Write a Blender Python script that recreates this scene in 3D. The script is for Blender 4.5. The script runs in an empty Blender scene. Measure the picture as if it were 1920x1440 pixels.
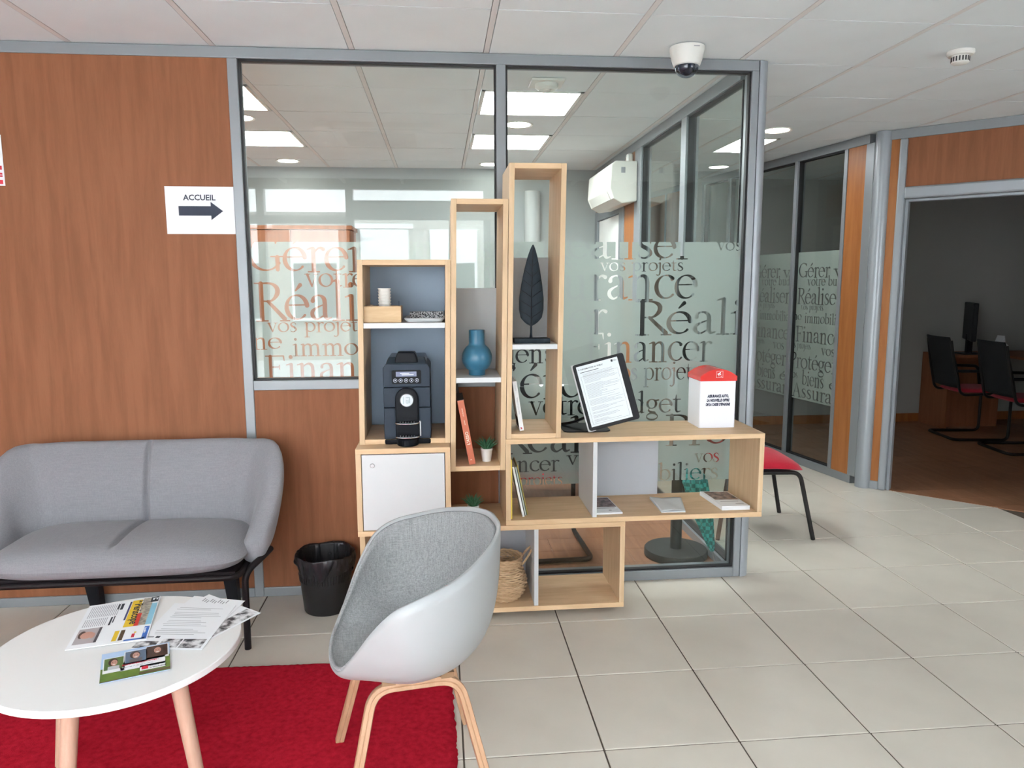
import bpy, bmesh, math, random
import numpy as np
from math import sin, cos, pi, radians
from mathutils import Vector, Matrix
random.seed(7)
S = bpy.context.scene
COL = S.collection

# ------------------------------------------------------------------ camera, world, sun, light, exposure
F_PX, YAW, PITCH, ROLL, CAM_H = 1377.5, .0963, .1373, .0034, 1.4875
cam_d = bpy.data.cameras.new('camera'); cam = bpy.data.objects.new('camera', cam_d); COL.objects.link(cam)
cam_d.sensor_width = 36; cam_d.lens = F_PX / 1920 * 36; cam_d.clip_start = .05
_f = Vector((sin(YAW) * cos(PITCH), cos(YAW) * cos(PITCH), -sin(PITCH)))
_r = Vector((cos(YAW), -sin(YAW), 0)); _d = _f.cross(_r)
_r2 = cos(ROLL) * _r + sin(ROLL) * _d; _d2 = -sin(ROLL) * _r + cos(ROLL) * _d
_m = Matrix((_r2, -_d2, -_f)).transposed().to_4x4(); _m.translation = (0, 0, CAM_H)
cam.matrix_world = _m
S.camera = cam
S.view_settings.view_transform = 'Standard'; S.view_settings.look = 'None'
S.view_settings.gamma = 1; S.view_settings.use_curve_mapping = False
S.view_settings.exposure = 0.7
S.cycles.max_bounces = 10; S.cycles.diffuse_bounces = 5; S.cycles.glossy_bounces = 5
S.cycles.transmission_bounces = 6; S.cycles.transparent_max_bounces = 24
S.cycles.sample_clamp_indirect = 6
world = bpy.data.worlds.new('overcast_sky'); S.world = world; world.use_nodes = True
_bg = world.node_tree.nodes['Background']
_bg.inputs[0].default_value = (.84, .92, 1.0, 1); _bg.inputs[1].default_value = 9.0
_sun = bpy.data.lights.new('sun', 'SUN'); _sun.energy = 42; _sun.angle = .01; _sun.color = (1, .98, .96)
sun = bpy.data.objects.new('sun', _sun); COL.objects.link(sun)           # stands behind the building: lights the pavement and the facade across the street
sun.rotation_euler = (radians(-28), 0, radians(-20))
H, W = 2.503, 3.446                      # ceiling height, face of the glazed partition
STREET = -1.0                            # shop front behind the camera
def portal(x0, x1, z0, z1):
    l = bpy.data.lights.new('daylight_portal', 'AREA'); l.shape = 'RECTANGLE'; l.size = x1 - x0; l.size_y = z1 - z0
    l.cycles.is_portal = True
    o = bpy.data.objects.new('daylight_portal', l); COL.objects.link(o)
    o.location = ((x0 + x1) / 2, STREET - .03, (z0 + z1) / 2); o.rotation_euler = (radians(90), 0, 0)
portal(-2.9, .5, .1, 2.45); portal(3.35, 4.7, .1, 2.45)

# ------------------------------------------------------------------ materials
MATS = {}
def mat(name, color, rough=.5, metal=0, spec=.5, noise=0, nscale=20, bump=0, bscale=200, stretch=None, c2=None, emit=0, sheen=0, coat=0):
    if name in MATS: return MATS[name]
    m = bpy.data.materials.new(name); MATS[name] = m; m.use_nodes = True
    nt = m.node_tree; N = nt.nodes; Lk = nt.links; b = N['Principled BSDF']
    b.inputs['Base Color'].default_value = (*color, 1); b.inputs['Roughness'].default_value = rough
    b.inputs['Metallic'].default_value = metal; b.inputs['Specular IOR Level'].default_value = spec
    b.inputs['Sheen Weight'].default_value = sheen; b.inputs['Coat Weight'].default_value = coat
    if emit:
        b.inputs['Emission Color'].default_value = (*color, 1); b.inputs['Emission Strength'].default_value = emit
    if noise or bump or c2:
        tc = N.new('ShaderNodeTexCoord'); mp = N.new('ShaderNodeMapping'); Lk.new(tc.outputs['Object'], mp.inputs[0])
        if stretch: mp.inputs['Scale'].default_value = stretch
        if noise or c2:
            n = N.new('ShaderNodeTexNoise'); n.inputs['Scale'].default_value = nscale; n.inputs['Detail'].default_value = 6
            Lk.new(mp.outputs[0], n.inputs['Vector'])
            r = N.new('ShaderNodeMapRange'); r.inputs[1].default_value = .3; r.inputs[2].default_value = .7
            Lk.new(n.outputs['Fac'], r.inputs[0])
            mx = N.new('ShaderNodeMix'); mx.data_type = 'RGBA'; Lk.new(r.outputs[0], mx.inputs[0])
            cc = c2 if c2 else tuple(c * (1 - noise) for c in color)
            mx.inputs[6].default_value = (*color, 1); mx.inputs[7].default_value = (*cc, 1)
            Lk.new(mx.outputs[2], b.inputs['Base Color'])
        if bump:
            n2 = N.new('ShaderNodeTexNoise'); n2.inputs['Scale'].default_value = bscale; n2.inputs['Detail'].default_value = 3
            Lk.new(mp.outputs[0], n2.inputs['Vector'])
            bp = N.new('ShaderNodeBump'); bp.inputs['Strength'].default_value = bump; bp.inputs['Distance'].default_value = .002
            Lk.new(n2.outputs['Fac'], bp.inputs['Height']); Lk.new(bp.outputs[0], b.inputs['Normal'])
    return m
def fabric(name, c1, c2, scale=420, rough=.95):
    """two crossed stretched noises: woven cloth"""
    m = mat(name, c1, rough, spec=.2, sheen=.15)
    nt = m.node_tree; N = nt.nodes; Lk = nt.links; b = N['Principled BSDF']
    tc = N.new('ShaderNodeTexCoord'); fac = []
    for st in ((1, 1, .06), (.06, 1, 1), (1, .06, 1)):
        mp = N.new('ShaderNodeMapping'); mp.inputs['Scale'].default_value = st; Lk.new(tc.outputs['Object'], mp.inputs[0])
        n = N.new('ShaderNodeTexNoise'); n.inputs['Scale'].default_value = scale; n.inputs['Detail'].default_value = 2
        Lk.new(mp.outputs[0], n.inputs['Vector']); fac.append(n)
    a = N.new('ShaderNodeMath'); a.operation = 'ADD'; Lk.new(fac[0].outputs[0], a.inputs[0]); Lk.new(fac[1].outputs[0], a.inputs[1])
    a2 = N.new('ShaderNodeMath'); a2.operation = 'ADD'; Lk.new(a.outputs[0], a2.inputs[0]); Lk.new(fac[2].outputs[0], a2.inputs[1])
    r = N.new('ShaderNodeMapRange'); r.inputs[1].default_value = 1.15; r.inputs[2].default_value = 1.85; Lk.new(a2.outputs[0], r.inputs[0])
    mx = N.new('ShaderNodeMix'); mx.data_type = 'RGBA'; Lk.new(r.outputs[0], mx.inputs[0])
    mx.inputs[6].default_value = (*c1, 1); mx.inputs[7].default_value = (*c2, 1); Lk.new(mx.outputs[2], b.inputs['Base Color'])
    bp = N.new('ShaderNodeBump'); bp.inputs['Strength'].default_value = .3; bp.inputs['Distance'].default_value = .001
    Lk.new(a2.outputs[0], bp.inputs['Height']); Lk.new(bp.outputs[0], b.inputs['Normal'])
    return m
def wood(name, c1, c2, stretch=(9, 9, .7), scale=3.2, rough=.42, fine=.25, coat=0, spec=.4):
    m = mat(name, c1, rough, coat=coat, spec=spec)
    nt = m.node_tree; N = nt.nodes; Lk = nt.links; b = N['Principled BSDF']
    tc = N.new('ShaderNodeTexCoord'); mp = N.new('ShaderNodeMapping'); mp.inputs['Scale'].default_value = stretch
    Lk.new(tc.outputs['Object'], mp.inputs[0])
    n = N.new('ShaderNodeTexNoise'); n.inputs['Scale'].default_value = scale; n.inputs['Detail'].default_value = 5; n.inputs['Distortion'].default_value = .6
    Lk.new(mp.outputs[0], n.inputs['Vector'])
    n2 = N.new('ShaderNodeTexNoise'); n2.inputs['Scale'].default_value = scale * 9; n2.inputs['Detail'].default_value = 4
    Lk.new(mp.outputs[0], n2.inputs['Vector'])
    ad = N.new('ShaderNodeMath'); ad.operation = 'MULTIPLY_ADD'; Lk.new(n2.outputs[0], ad.inputs[0]); ad.inputs[1].default_value = fine; Lk.new(n.outputs[0], ad.inputs[2])
    r = N.new('ShaderNodeMapRange'); r.inputs[1].default_value = .38 + fine * .5 - .06; r.inputs[2].default_value = .62 + fine * .5 + .06; Lk.new(ad.outputs[0], r.inputs[0])
    mx = N.new('ShaderNodeMix'); mx.data_type = 'RGBA'; Lk.new(r.outputs[0], mx.inputs[0])
    mx.inputs[6].default_value = (*c1, 1); mx.inputs[7].default_value = (*c2, 1); Lk.new(mx.outputs[2], b.inputs['Base Color'])
    return m
def glass(name, tint=(.93, .965, .95), base=.055, gloss=(1, 1, 1)):
    m = bpy.data.materials.new(name); MATS[name] = m; m.use_nodes = True
    nt = m.node_tree; N = nt.nodes; Lk = nt.links; N.remove(N['Principled BSDF'])
    tr = N.new('ShaderNodeBsdfTransparent'); tr.inputs[0].default_value = (*tint, 1)
    gl = N.new('ShaderNodeBsdfGlossy'); gl.inputs['Roughness'].default_value = 0; gl.inputs[0].default_value = (*gloss, 1)
    lw = N.new('ShaderNodeLayerWeight'); lw.inputs[0].default_value = .5
    pw = N.new('ShaderNodeMath'); pw.operation = 'POWER'; Lk.new(lw.outputs['Facing'], pw.inputs[0]); pw.inputs[1].default_value = 5
    ma = N.new('ShaderNodeMath'); ma.operation = 'MULTIPLY_ADD'; Lk.new(pw.outputs[0], ma.inputs[0]); ma.inputs[1].default_value = .9; ma.inputs[2].default_value = base
    mx = N.new('ShaderNodeMixShader'); Lk.new(ma.outputs[0], mx.inputs[0]); Lk.new(tr.outputs[0], mx.inputs[1]); Lk.new(gl.outputs[0], mx.inputs[2])
    Lk.new(mx.outputs[0], N['Material Output'].inputs[0]); return m
def frosted(name, k=0):
    m = bpy.data.materials.new(name); MATS[name] = m; m.use_nodes = True
    nt = m.node_tree; N = nt.nodes; Lk = nt.links; N.remove(N['Principled BSDF'])
    tl = N.new('ShaderNodeBsdfTranslucent'); tl.inputs[0].default_value = (.36, .395, .375, 1)
    df = N.new('ShaderNodeBsdfDiffuse'); df.inputs[0].default_value = (.40, .44, .42, 1) if not k else (k, k * 1.05, k, 1)
    tr = N.new('ShaderNodeBsdfTransparent'); tr.inputs[0].default_value = (.9, .93, .9, 1)
    m1 = N.new('ShaderNodeMixShader'); m1.inputs[0].default_value = .5; Lk.new(tl.outputs[0], m1.inputs[1]); Lk.new(df.outputs[0], m1.inputs[2])
    m2 = N.new('ShaderNodeMixShader'); m2.inputs[0].default_value = .10; Lk.new(m1.outputs[0], m2.inputs[1]); Lk.new(tr.outputs[0], m2.inputs[2])
    Lk.new(m2.outputs[0], N['Material Output'].inputs[0]); return m

M_CEIL = mat('mineral_ceiling_tile', (.775, .825, .845), .9, spec=.2, noise=.05, nscale=3, bump=.35, bscale=350)
M_RUNNER = mat('ceiling_runner_metal', (.70, .68, .67), .6)
M_VOID = mat('dark_void', (.05, .05, .05), .9)
M_TILE = mat('beige_stoneware', (.64, .59, .515), .33, noise=.08, nscale=4.5, bump=.06, bscale=60)
M_GROUT = mat('brown_grout', (.10, .075, .055), .9)
M_CHERRY = wood('cherry_panel', (.27, .104, .049), (.215, .080, .035), rough=.6, spec=.25)
M_CHERRY2 = wood('amber_cherry_panel', (.38, .145, .042), (.30, .105, .028), rough=.4)
M_ALU = mat('grey_lacquered_aluminium', (.25, .268, .285), .38, metal=.25, noise=.03, nscale=8)
M_ALUL = mat('light_grey_aluminium', (.32, .345, .375), .33, metal=.3)
M_GASKET = mat('black_gasket', (.012, .012, .014), .6)
M_GLASS = glass('clear_glass', base=.033)
M_SHOPGLASS = glass('shop_glass', (.97, .98, .98), .03)
M_FROST = frosted('frosted_film'); M_FROST2 = frosted('frosted_film_lit', .72)  # second one: same film, brighter lighting put into its diffuse colour
M_OAK = wood('oak_laminate', (.69, .48, .295), (.59, .395, .225), stretch=(1.2, 9, 9), scale=4, rough=.5)
M_OAKV = wood('oak_laminate_upright', (.64, .46, .29), (.55, .38, .225), stretch=(9, 9, .9), scale=4, rough=.5)
M_WHITE = mat('white_laminate', (.61, .62, .625), .35, noise=.02, nscale=3)
M_BACK = mat('pale_grey_backboard', (.23, .31, .41), .5, noise=.03, nscale=4)
M_BLACK = mat('black_metal', (.012, .010, .010), .45, spec=.3)
M_BPLAST = mat('black_plastic', (.010, .010, .013), .45, spec=.2)
M_PAPER = mat('white_paper', (.84, .86, .88), .7)
M_INK = mat('black_ink', (.03, .035, .045), .8)
M_GREYINK = mat('grey_print', (.30, .31, .33), .8)
M_PGREY = mat('grey_wall_paint', (.33, .355, .35), .85, noise=.03, nscale=2)
M_PWHITE = mat('white_wall_paint', (.80, .80, .78), .85, noise=.03, nscale=2)
M_LAMI = wood('red_brown_laminate', (.35, .165, .09), (.26, .115, .06), stretch=(9, .7, 9), scale=3, rough=.4)
M_RED = mat('red_print', (.55, .015, .04), .6)
M_CHROME = mat('chrome', (.85, .86, .88), .12, metal=1)
M_STEEL = mat('brushed_steel', (.55, .56, .57), .35, metal=1)
M_LED = mat('led_panel', (.95, .98, 1), .5, emit=28)
M_DOWN = mat('downlight_disc', (1, .97, .92), .5, emit=25)
M_WPLAST = mat('white_plastic', (.74, .73, .69), .4)
M_SOFA = fabric('grey_wool_cloth', (.25, .247, .268), (.208, .206, .228), 330)
M_PAD = fabric('grey_melange_cloth', (.32, .325, .33), (.19, .195, .20), 300)
M_REDFAB = fabric('red_seat_cloth', (.52, .012, .035), (.42, .008, .025), 380)
M_MESHB = mat('black_mesh_cloth', (.014, .015, .018), .85, bump=.5, bscale=700)

# ------------------------------------------------------------------ mesh helpers
class MB:
    def __init__(s): s.v = []; s.f = []; s.m = []; s.mi = 0
    def add(s, vs, fs):
        o = len(s.v); s.v += [tuple(v) for v in vs]
        for f in fs: s.f.append(tuple(i + o for i in f)); s.m.append(s.mi)
        return s
    def box(s, x0, x1, y0, y1, z0, z1):
        return s.add([(x0, y0, z0), (x1, y0, z0), (x1, y1, z0), (x0, y1, z0), (x0, y0, z1), (x1, y0, z1), (x1, y1, z1), (x0, y1, z1)],
                     [(0, 3, 2, 1), (4, 5, 6, 7), (0, 1, 5, 4), (1, 2, 6, 5), (2, 3, 7, 6), (3, 0, 4, 7)])
    def xbox(s, m4, x0, x1, y0, y1, z0, z1):
        n = len(s.v); s.box(x0, x1, y0, y1, z0, z1)
        for i in range(n, len(s.v)): s.v[i] = tuple(m4 @ Vector(s.v[i]))
        return s
    def quad(s, a, b, c, d): return s.add([a, b, c, d], [(0, 1, 2, 3)])
    def prism(s, poly, fn, a, b):
        """poly of 2D points, fn(u, v, w) -> xyz, from w=a to w=b"""
        n = len(poly); vs = [fn(u, v, a) for u, v in poly] + [fn(u, v, b) for u, v in poly]
        return s.add(vs, [tuple(range(n - 1, -1, -1)), tuple(range(n, 2 * n))] + [(i, (i + 1) % n, n + (i + 1) % n, n + i) for i in range(n)])
    def lathe(s, prof, c=(0, 0, 0), n=32, cap=True, axis='z'):
        vs = []; fs = []
        for r, z in prof:
            for k in range(n):
                a = 2 * pi * k / n; p = (r * cos(a), r * sin(a), z)
                if axis == 'y': p = (p[0], -p[2], p[1])
                if axis == 'x': p = (p[2], p[0], p[1])
                vs.append((c[0] + p[0], c[1] + p[1], c[2] + p[2]))
        for j in range(len(prof) - 1):
            for k in range(n):
                fs.append((j * n + k, j * n + (k + 1) % n, (j + 1) * n + (k + 1) % n, (j + 1) * n + k))
        if cap: fs += [tuple(range(n - 1, -1, -1)), tuple((len(prof) - 1) * n + k for k in range(n))]
        return s.add(vs, fs)
    def sweep(s, path, prof, up=(0, 0, 1), scales=None, cap=True):
        """profile points (side, up) swept along path"""
        P = [Vector(p) for p in path]; n = len(prof); vs = []; fs = []; u = Vector(up)
        for i, p in enumerate(P):
            t = (P[min(i + 1, len(P) - 1)] - P[max(i - 1, 0)]).normalized()
            sd = t.cross(u)
            if sd.length < 1e-4: sd = t.orthogonal()
            sd.normalize(); uu = sd.cross(t).normalized()
            if up is TRANSPORT or scales is None: pass
            k = scales[i] if scales else 1
            for a, b in prof: vs.append(p + sd * (a * k) + uu * (b * k))
        for i in range(len(P) - 1):
            for k in range(n): fs.append((i * n + k, i * n + (k + 1) % n, (i + 1) * n + (k + 1) % n, (i + 1) * n + k))
        if cap: fs += [tuple(range(n - 1, -1, -1)), tuple((len(P) - 1) * n + k for k in range(n))]
        return s.add(vs, fs)
    def tube(s, path, r, n=10, scales=None):
        P = [Vector(p) for p in path]; vs = []; fs = []
        t = (P[1] - P[0]).normalized(); sd = t.orthogonal().normalized()
        for i, p in enumerate(P):
            t = (P[min(i + 1, len(P) - 1)] - P[max(i - 1, 0)]).normalized()
            sd = (sd - t * sd.dot(t)).normalized(); uu = t.cross(sd)
            k = r * (scales[i] if scales else 1)
            for j in range(n):
                a = 2 * pi * j / n; vs.append(p + sd * (cos(a) * k) + uu * (sin(a) * k))
        for i in range(len(P) - 1):
            for j in range(n): fs.append((i * n + j, i * n + (j + 1) % n, (i + 1) * n + (j + 1) % n, (i + 1) * n + j))
        fs += [tuple(range(n - 1, -1, -1)), tuple((len(P) - 1) * n + j for j in range(n))]
        return s.add(vs, fs)
    def grid(s, fn, nu, nv, cu=False):
        vs = [fn(i / (nu if cu else nu - 1), j / (nv - 1)) for j in range(nv) for i in range(nu)]
        fs = []
        for j in range(nv - 1):
            for i in range(nu if cu else nu - 1):
                i2 = (i + 1) % nu; fs.append((j * nu + i, j * nu + i2, (j + 1) * nu + i2, (j + 1) * nu + i))
        return s.add(vs, fs)
    def sphere(s, c, r, n=16, m=10, sc=(1, 1, 1)):
        return s.grid(lambda u, v: (c[0] + r * sc[0] * sin(pi * v) * cos(2 * pi * u), c[1] + r * sc[1] * sin(pi * v) * sin(2 * pi * u), c[2] + r * sc[2] * cos(pi * v)), n, m, True)
TRANSPORT = object()
def rnd(pts, r, n=5):
    """fillet the corners of an open path"""
    P = [Vector(p) for p in pts]; out = [P[0]]
    for i in range(1, len(P) - 1):
        a = (P[i - 1] - P[i]); b = (P[i + 1] - P[i]); k = min(r, a.length * .48, b.length * .48)
        p0 = P[i] + a.normalized() * k; p2 = P[i] + b.normalized() * k
        for j in range(n + 1):
            t = j / n; out.append(p0 * (1 - t) ** 2 + P[i] * 2 * t * (1 - t) + p2 * t * t)
    return out + [P[-1]]
def crom(pts, n=8, closed=False):
    P = [np.array(p, float) for p in pts]; m = len(P); out = []
    for i in range(m if closed else m - 1):
        if closed: a, b, c, d = P[i - 1], P[i], P[(i + 1) % m], P[(i + 2) % m]
        else: a, b, c, d = P[max(i - 1, 0)], P[i], P[i + 1], P[min(i + 2, m - 1)]
        for k in range(n):
            t = k / n; out.append(.5 * (2 * b + (c - a) * t + (2 * a - 5 * b + 4 * c - d) * t * t + (3 * b - a - 3 * c + d) * t ** 3))
    if not closed: out.append(P[-1])
    return out
def origin(o):
    p = Vector((0, 0, 0))
    while o is not None: p += o.location; o = o.parent
    return p
def obj(name, mb, m, parent=None, smooth=False, bevel=0, world=True, loc=None, label=None, kind=None, seg=2, solid=0, sub=0):
    me = bpy.data.meshes.new(name)
    off = Vector((0, 0, 0))
    if parent is not None and world: off = origin(parent)
    if loc is not None and parent is None: off = Vector(loc)
    me.from_pydata([(v[0] - off.x, v[1] - off.y, v[2] - off.z) for v in mb.v], [], mb.f)
    for mm in (m if isinstance(m, (list, tuple)) else [m]): me.materials.append(mm)
    if isinstance(m, (list, tuple)): me.polygons.foreach_set('material_index', mb.m)
    o = bpy.data.objects.new(name, me); COL.objects.link(o)
    if parent is not None: o.parent = parent
    elif loc is not None: o.location = loc
    bm = bmesh.new(); bm.from_mesh(me); bmesh.ops.recalc_face_normals(bm, faces=bm.faces); bm.to_mesh(me); bm.free()
    if smooth:
        me.polygons.foreach_set('use_smooth', [True] * len(me.polygons))
        if smooth != 'all' and not sub and not bevel: me.set_sharp_from_angle(angle=radians(40))
    if solid:
        md = o.modifiers.new('solid', 'SOLIDIFY'); md.thickness = solid; md.offset = 0
    if bevel:
        md = o.modifiers.new('bevel', 'BEVEL'); md.width = bevel; md.segments = seg; md.limit_method = 'ANGLE'; md.angle_limit = radians(50)
    if sub:
        md = o.modifiers.new('sub', 'SUBSURF'); md.levels = sub; md.render_levels = sub
    if label: o['label'] = label
    if kind: o['kind'] = kind
    return o
def thing(name, label, cat, loc=(0, 0, 0), rz=0, group=None):
    o = bpy.data.objects.new(name, None); COL.objects.link(o); o.empty_display_size = .05
    o.location = loc; o.rotation_euler = (0, 0, rz); o['label'] = label; o['category'] = cat
    if group: o['group'] = group
    return o
def tag(o, label, cat, group=None):
    o['label'] = label; o['category'] = cat
    if group: o['group'] = group
    return o
def struct(name, mb, m, **k):
    return obj(name, mb, m, kind='structure', **k)
def empty_struct(name, loc=(0, 0, 0), rz=0):
    o = bpy.data.objects.new(name, None); COL.objects.link(o); o.location = loc; o.rotation_euler = (0, 0, rz); o['kind'] = 'structure'; return o
def inst(name, me_obj, parent, loc=(0, 0, 0), rot=(0, 0, 0)):
    o = bpy.data.objects.new(name, me_obj.data); COL.objects.link(o); o.parent = parent; o.location = loc; o.rotation_euler = rot
    for md in me_obj.modifiers:
        n = o.modifiers.new(md.name, md.type)
        if md.type == 'BEVEL': n.width = md.width; n.segments = md.segments; n.limit_method = 'ANGLE'; n.angle_limit = md.angle_limit
    return o
def copy_tree(o, parent=None):
    c = o.copy(); COL.objects.link(c)
    if parent is not None: c.parent = parent
    for ch in list(o.children): copy_tree(ch, c)
    return c
def text(name, s, size, m, parent, loc, rot=(radians(90), 0, 0), align='LEFT', sx=1, weight=0, shear=0, ext=.0002, mat3=None):
    """flat lettering from Blender's built-in font, turned into mesh; loc in world space, or a 4x4 matrix in mat3"""
    c = bpy.data.curves.new(name, 'FONT'); c.body = s; c.size = size; c.align_x = align; c.offset = weight; c.shear = shear; c.extrude = ext; c.resolution_u = 2
    t = bpy.data.objects.new('tmp', c); COL.objects.link(t)
    dg = bpy.context.evaluated_depsgraph_get(); me = bpy.data.meshes.new_from_object(t.evaluated_get(dg))
    bpy.data.objects.remove(t); me.name = name
    T = mat3 if mat3 is not None else Matrix.Translation(loc) @ Matrix.Rotation(rot[2], 4, 'Z') @ Matrix.Rotation(rot[1], 4, 'Y') @ Matrix.Rotation(rot[0], 4, 'X')
    me.transform(T @ Matrix.Diagonal((sx, 1, 1, 1)))
    if parent is not None and mat3 is None: me.transform(Matrix.Translation(-origin(parent)))
    me.materials.clear(); me.materials.append(m)
    o = bpy.data.objects.new(name, me); COL.objects.link(o)
    if parent is not None: o.parent = parent
    return o
def rrect(x0, x1, y0, y1, r, n=5):
    out = []
    for cx, cy, a0 in ((x1 - r, y1 - r, 0), (x0 + r, y1 - r, 90), (x0 + r, y0 + r, 180), (x1 - r, y0 + r, 270)):
        for k in range(n + 1):
            a = radians(a0 + 90 * k / n); out.append((cx + r * cos(a), cy + r * sin(a)))
    return out
XZ = lambda u, v, w: (u, w, v)
XY = lambda u, v, w: (u, v, w)
YZ = lambda u, v, w: (w, u, v)

# ------------------------------------------------------------------ serif letters of the frosted film (outlines traced from a distance field)
def _el(cx, cy, rx, ry, a0, a1, n=26, T=.058, t=.017, tilt=12):
    out = []
    for k in range(n + 1):
        a = radians(a0 + (a1 - a0) * k / n); w = abs(cos(a - radians(tilt))) ** 1.6
        out.append((cx + rx * cos(a), cy + ry * sin(a), t + (T - t) * w))
    return out
def _sm(pts, n=6): return [tuple(p) for p in crom(pts, n)]
T_, t_ = .056, .017
def _stem(x, y0, y1, foot=True, flag=True):
    g = [[(x, y0, T_), (x, y1 - .03, T_)]]
    if foot: g.append([(x - .14, y0 - .035, .018), (x + .14, y0 - .035, .018)])
    if flag: g.append([(x - .15, y1 - .05, .016), (x - .02, y1, .03)])
    return g
def _arch(x): return [_sm([(x, .47, t_), (x + .1, .60, .022), (x + .21, .645, .04), (x + .30, .58, T_), (x + .325, .42, T_), (x + .325, .0, T_)]), [(x + .2, -.035, .018), (x + .46, -.035, .018)]]
def _e(): return [_el(.29, .33, .25, .325, 8, 318, tilt=15), [(.06, .385, t_), (.535, .395, t_)]]
GL = {
 'o': (.64, [_el(.32, .33, .27, .325, 0, 360)]), 'c': (.53, [_el(.30, .33, .25, .325, 48, 316), [(.45, .55, .05), (.46, .56, .05)]]),
 'e': (.58, _e()), 'é': (.58, _e() + [[(.27, .775, .018), (.39, .93, .05)]]),
 'a': (.55, [_sm([(.10, .50, .055), (.13, .60, .03), (.25, .65, .02), (.36, .58, .05), (.39, .45, T_), (.39, .12, T_), (.44, .01, .035), (.54, .04, .016)]),
             _sm([(.38, .40, t_), (.22, .33, .02), (.09, .22, .045), (.09, .08, .05), (.20, 0, .025), (.38, .12, t_)])]),
 'r': (.45, _stem(.17, 0, .65) + [_sm([(.17, .46, t_), (.26, .60, .022), (.34, .65, .03), (.42, .61, .052)])]),
 'n': (.68, _stem(.17, 0, .65) + _arch(.17)), 'm': (1.0, _stem(.17, 0, .65) + _arch(.17) + _arch(.495)),
 'i': (.33, _stem(.17, 0, .65) + [[(.16, .93, .068), (.165, .93, .068)]]), 'l': (.33, _stem(.17, 0, 1.06)),
 'j': (.30, [[(.16, .62, T_)] + _sm([(.16, -.1, T_), (.14, -.27, .045), (.04, -.37, .025), (-.06, -.33, .04)]), [(.01, .60, .016), (.14, .65, .03)], [(.15, .93, .068), (.155, .93, .068)]]),
 't': (.40, [[(.17, .85, .014), (.15, .66, .03), (.17, .6, T_)] + _sm([(.17, .14, T_), (.22, .02, .04), (.37, .05, t_)]), [(.03, .635, .02), (.36, .635, .02)]]),
 's': (.46, [_sm([(.37, .50, t_), (.34, .61, .02), (.22, .655, .024), (.10, .55, .045), (.15, .41, .055), (.31, .29, .058), (.38, .14, .045), (.25, .0, .024), (.10, .03, .02), (.06, .17, .018)])]),
 'u': (.67, [[(.16, .62, T_)] + _sm([(.16, .22, T_), (.2, .05, .045), (.33, .01, .025), (.48, .14, t_)]), [(.5, .62, T_), (.5, .03, T_)], [(.02, .635, .018), (.14, .635, .02)], [(.36, .635, .018), (.48, .635, .02)], [(.5, 0, .03), (.62, .03, .014)]]),
 'v': (.60, [[(.12, .62, T_), (.31, .02, .04)], [(.50, .62, t_), (.31, .0, .02)], [(.0, .635, .018), (.24, .635, .018)], [(.40, .635, .018), (.60, .635, .018)]]),
 'b': (.66, [[(.16, .03, .04), (.16, .2, T_), (.16, 1.03, T_)], [(.02, 1.0, .016), (.14, 1.05, .03)], _el(.35, .33, .25, .325, -150, 150)]),
 'd': (.68, [[(.50, .03, T_), (.50, 1.03, T_)], [(.36, 1.0, .016), (.48, 1.05, .03)], _el(.31, .33, .25, .325, 30, 330), [(.5, 0, .03), (.63, .03, .014)]]),
 'p': (.66, [[(.16, -.36, T_), (.16, .6, T_)], [(.02, .60, .016), (.14, .65, .03)], [(.02, -.39, .018), (.31, -.39, .018)], _el(.35, .33, .25, .325, -150, 150)]),
 'g': (.58, [_el(.26, .43, .19, .22, 0, 360, tilt=0), _el(.28, -.19, .24, .16, 0, 360, T=.04, tilt=80), [(.15, .22, t_), (.12, .10, .03), (.2, .04, .05), (.4, .0, .045)], [(.40, .60, .025), (.55, .615, .035)]]),
 'P': (.64, _stem(.18, 0, 1.0, True, False) + [[(.03, .98, .018), (.34, .98, .018)], _sm([(.2, .98, .018), (.42, .97, .028), (.57, .87, T_), (.57, .66, T_), (.42, .49, .026), (.2, .47, t_)])]),
 'R': (.74, _stem(.18, 0, 1.0, True, False) + [[(.03, .98, .018), (.34, .98, .018)], _sm([(.2, .98, .018), (.42, .97, .028), (.56, .86, T_), (.56, .68, T_), (.42, .51, .026), (.2, .50, t_)]), [(.34, .49, .04), (.72, .02, T_)], [(.62, -.035, .018), (.84, -.035, .018)]]),
 'G': (.90, [_el(.47, .49, .40, .48, 48, 325), [(.76, .03, .05), (.76, .38, T_)], [(.60, .40, .018), (.90, .40, .018)], [(.73, .78, .02), (.745, .95, .02)]]),
 'F': (.64, _stem(.18, 0, 1.0, True, False) + [[(.03, .98, .018), (.58, .98, .022)], [(.58, .97, .03), (.60, .78, .014)], [(.18, .52, .02), (.45, .52, .02)], [(.45, .60, .016), (.45, .43, .016)]]),
 'A': (.82, [[(.38, 1.0, t_), (.12, 0, .02)], [(.40, 1.0, .03), (.68, 0, T_)], [(.2, .36, t_), (.56, .36, t_)], [(.0, -.03, .018), (.24, -.03, .018)], [(.54, -.03, .018), (.82, -.03, .018)]]),
 ' ': (.36, []),
}
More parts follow.
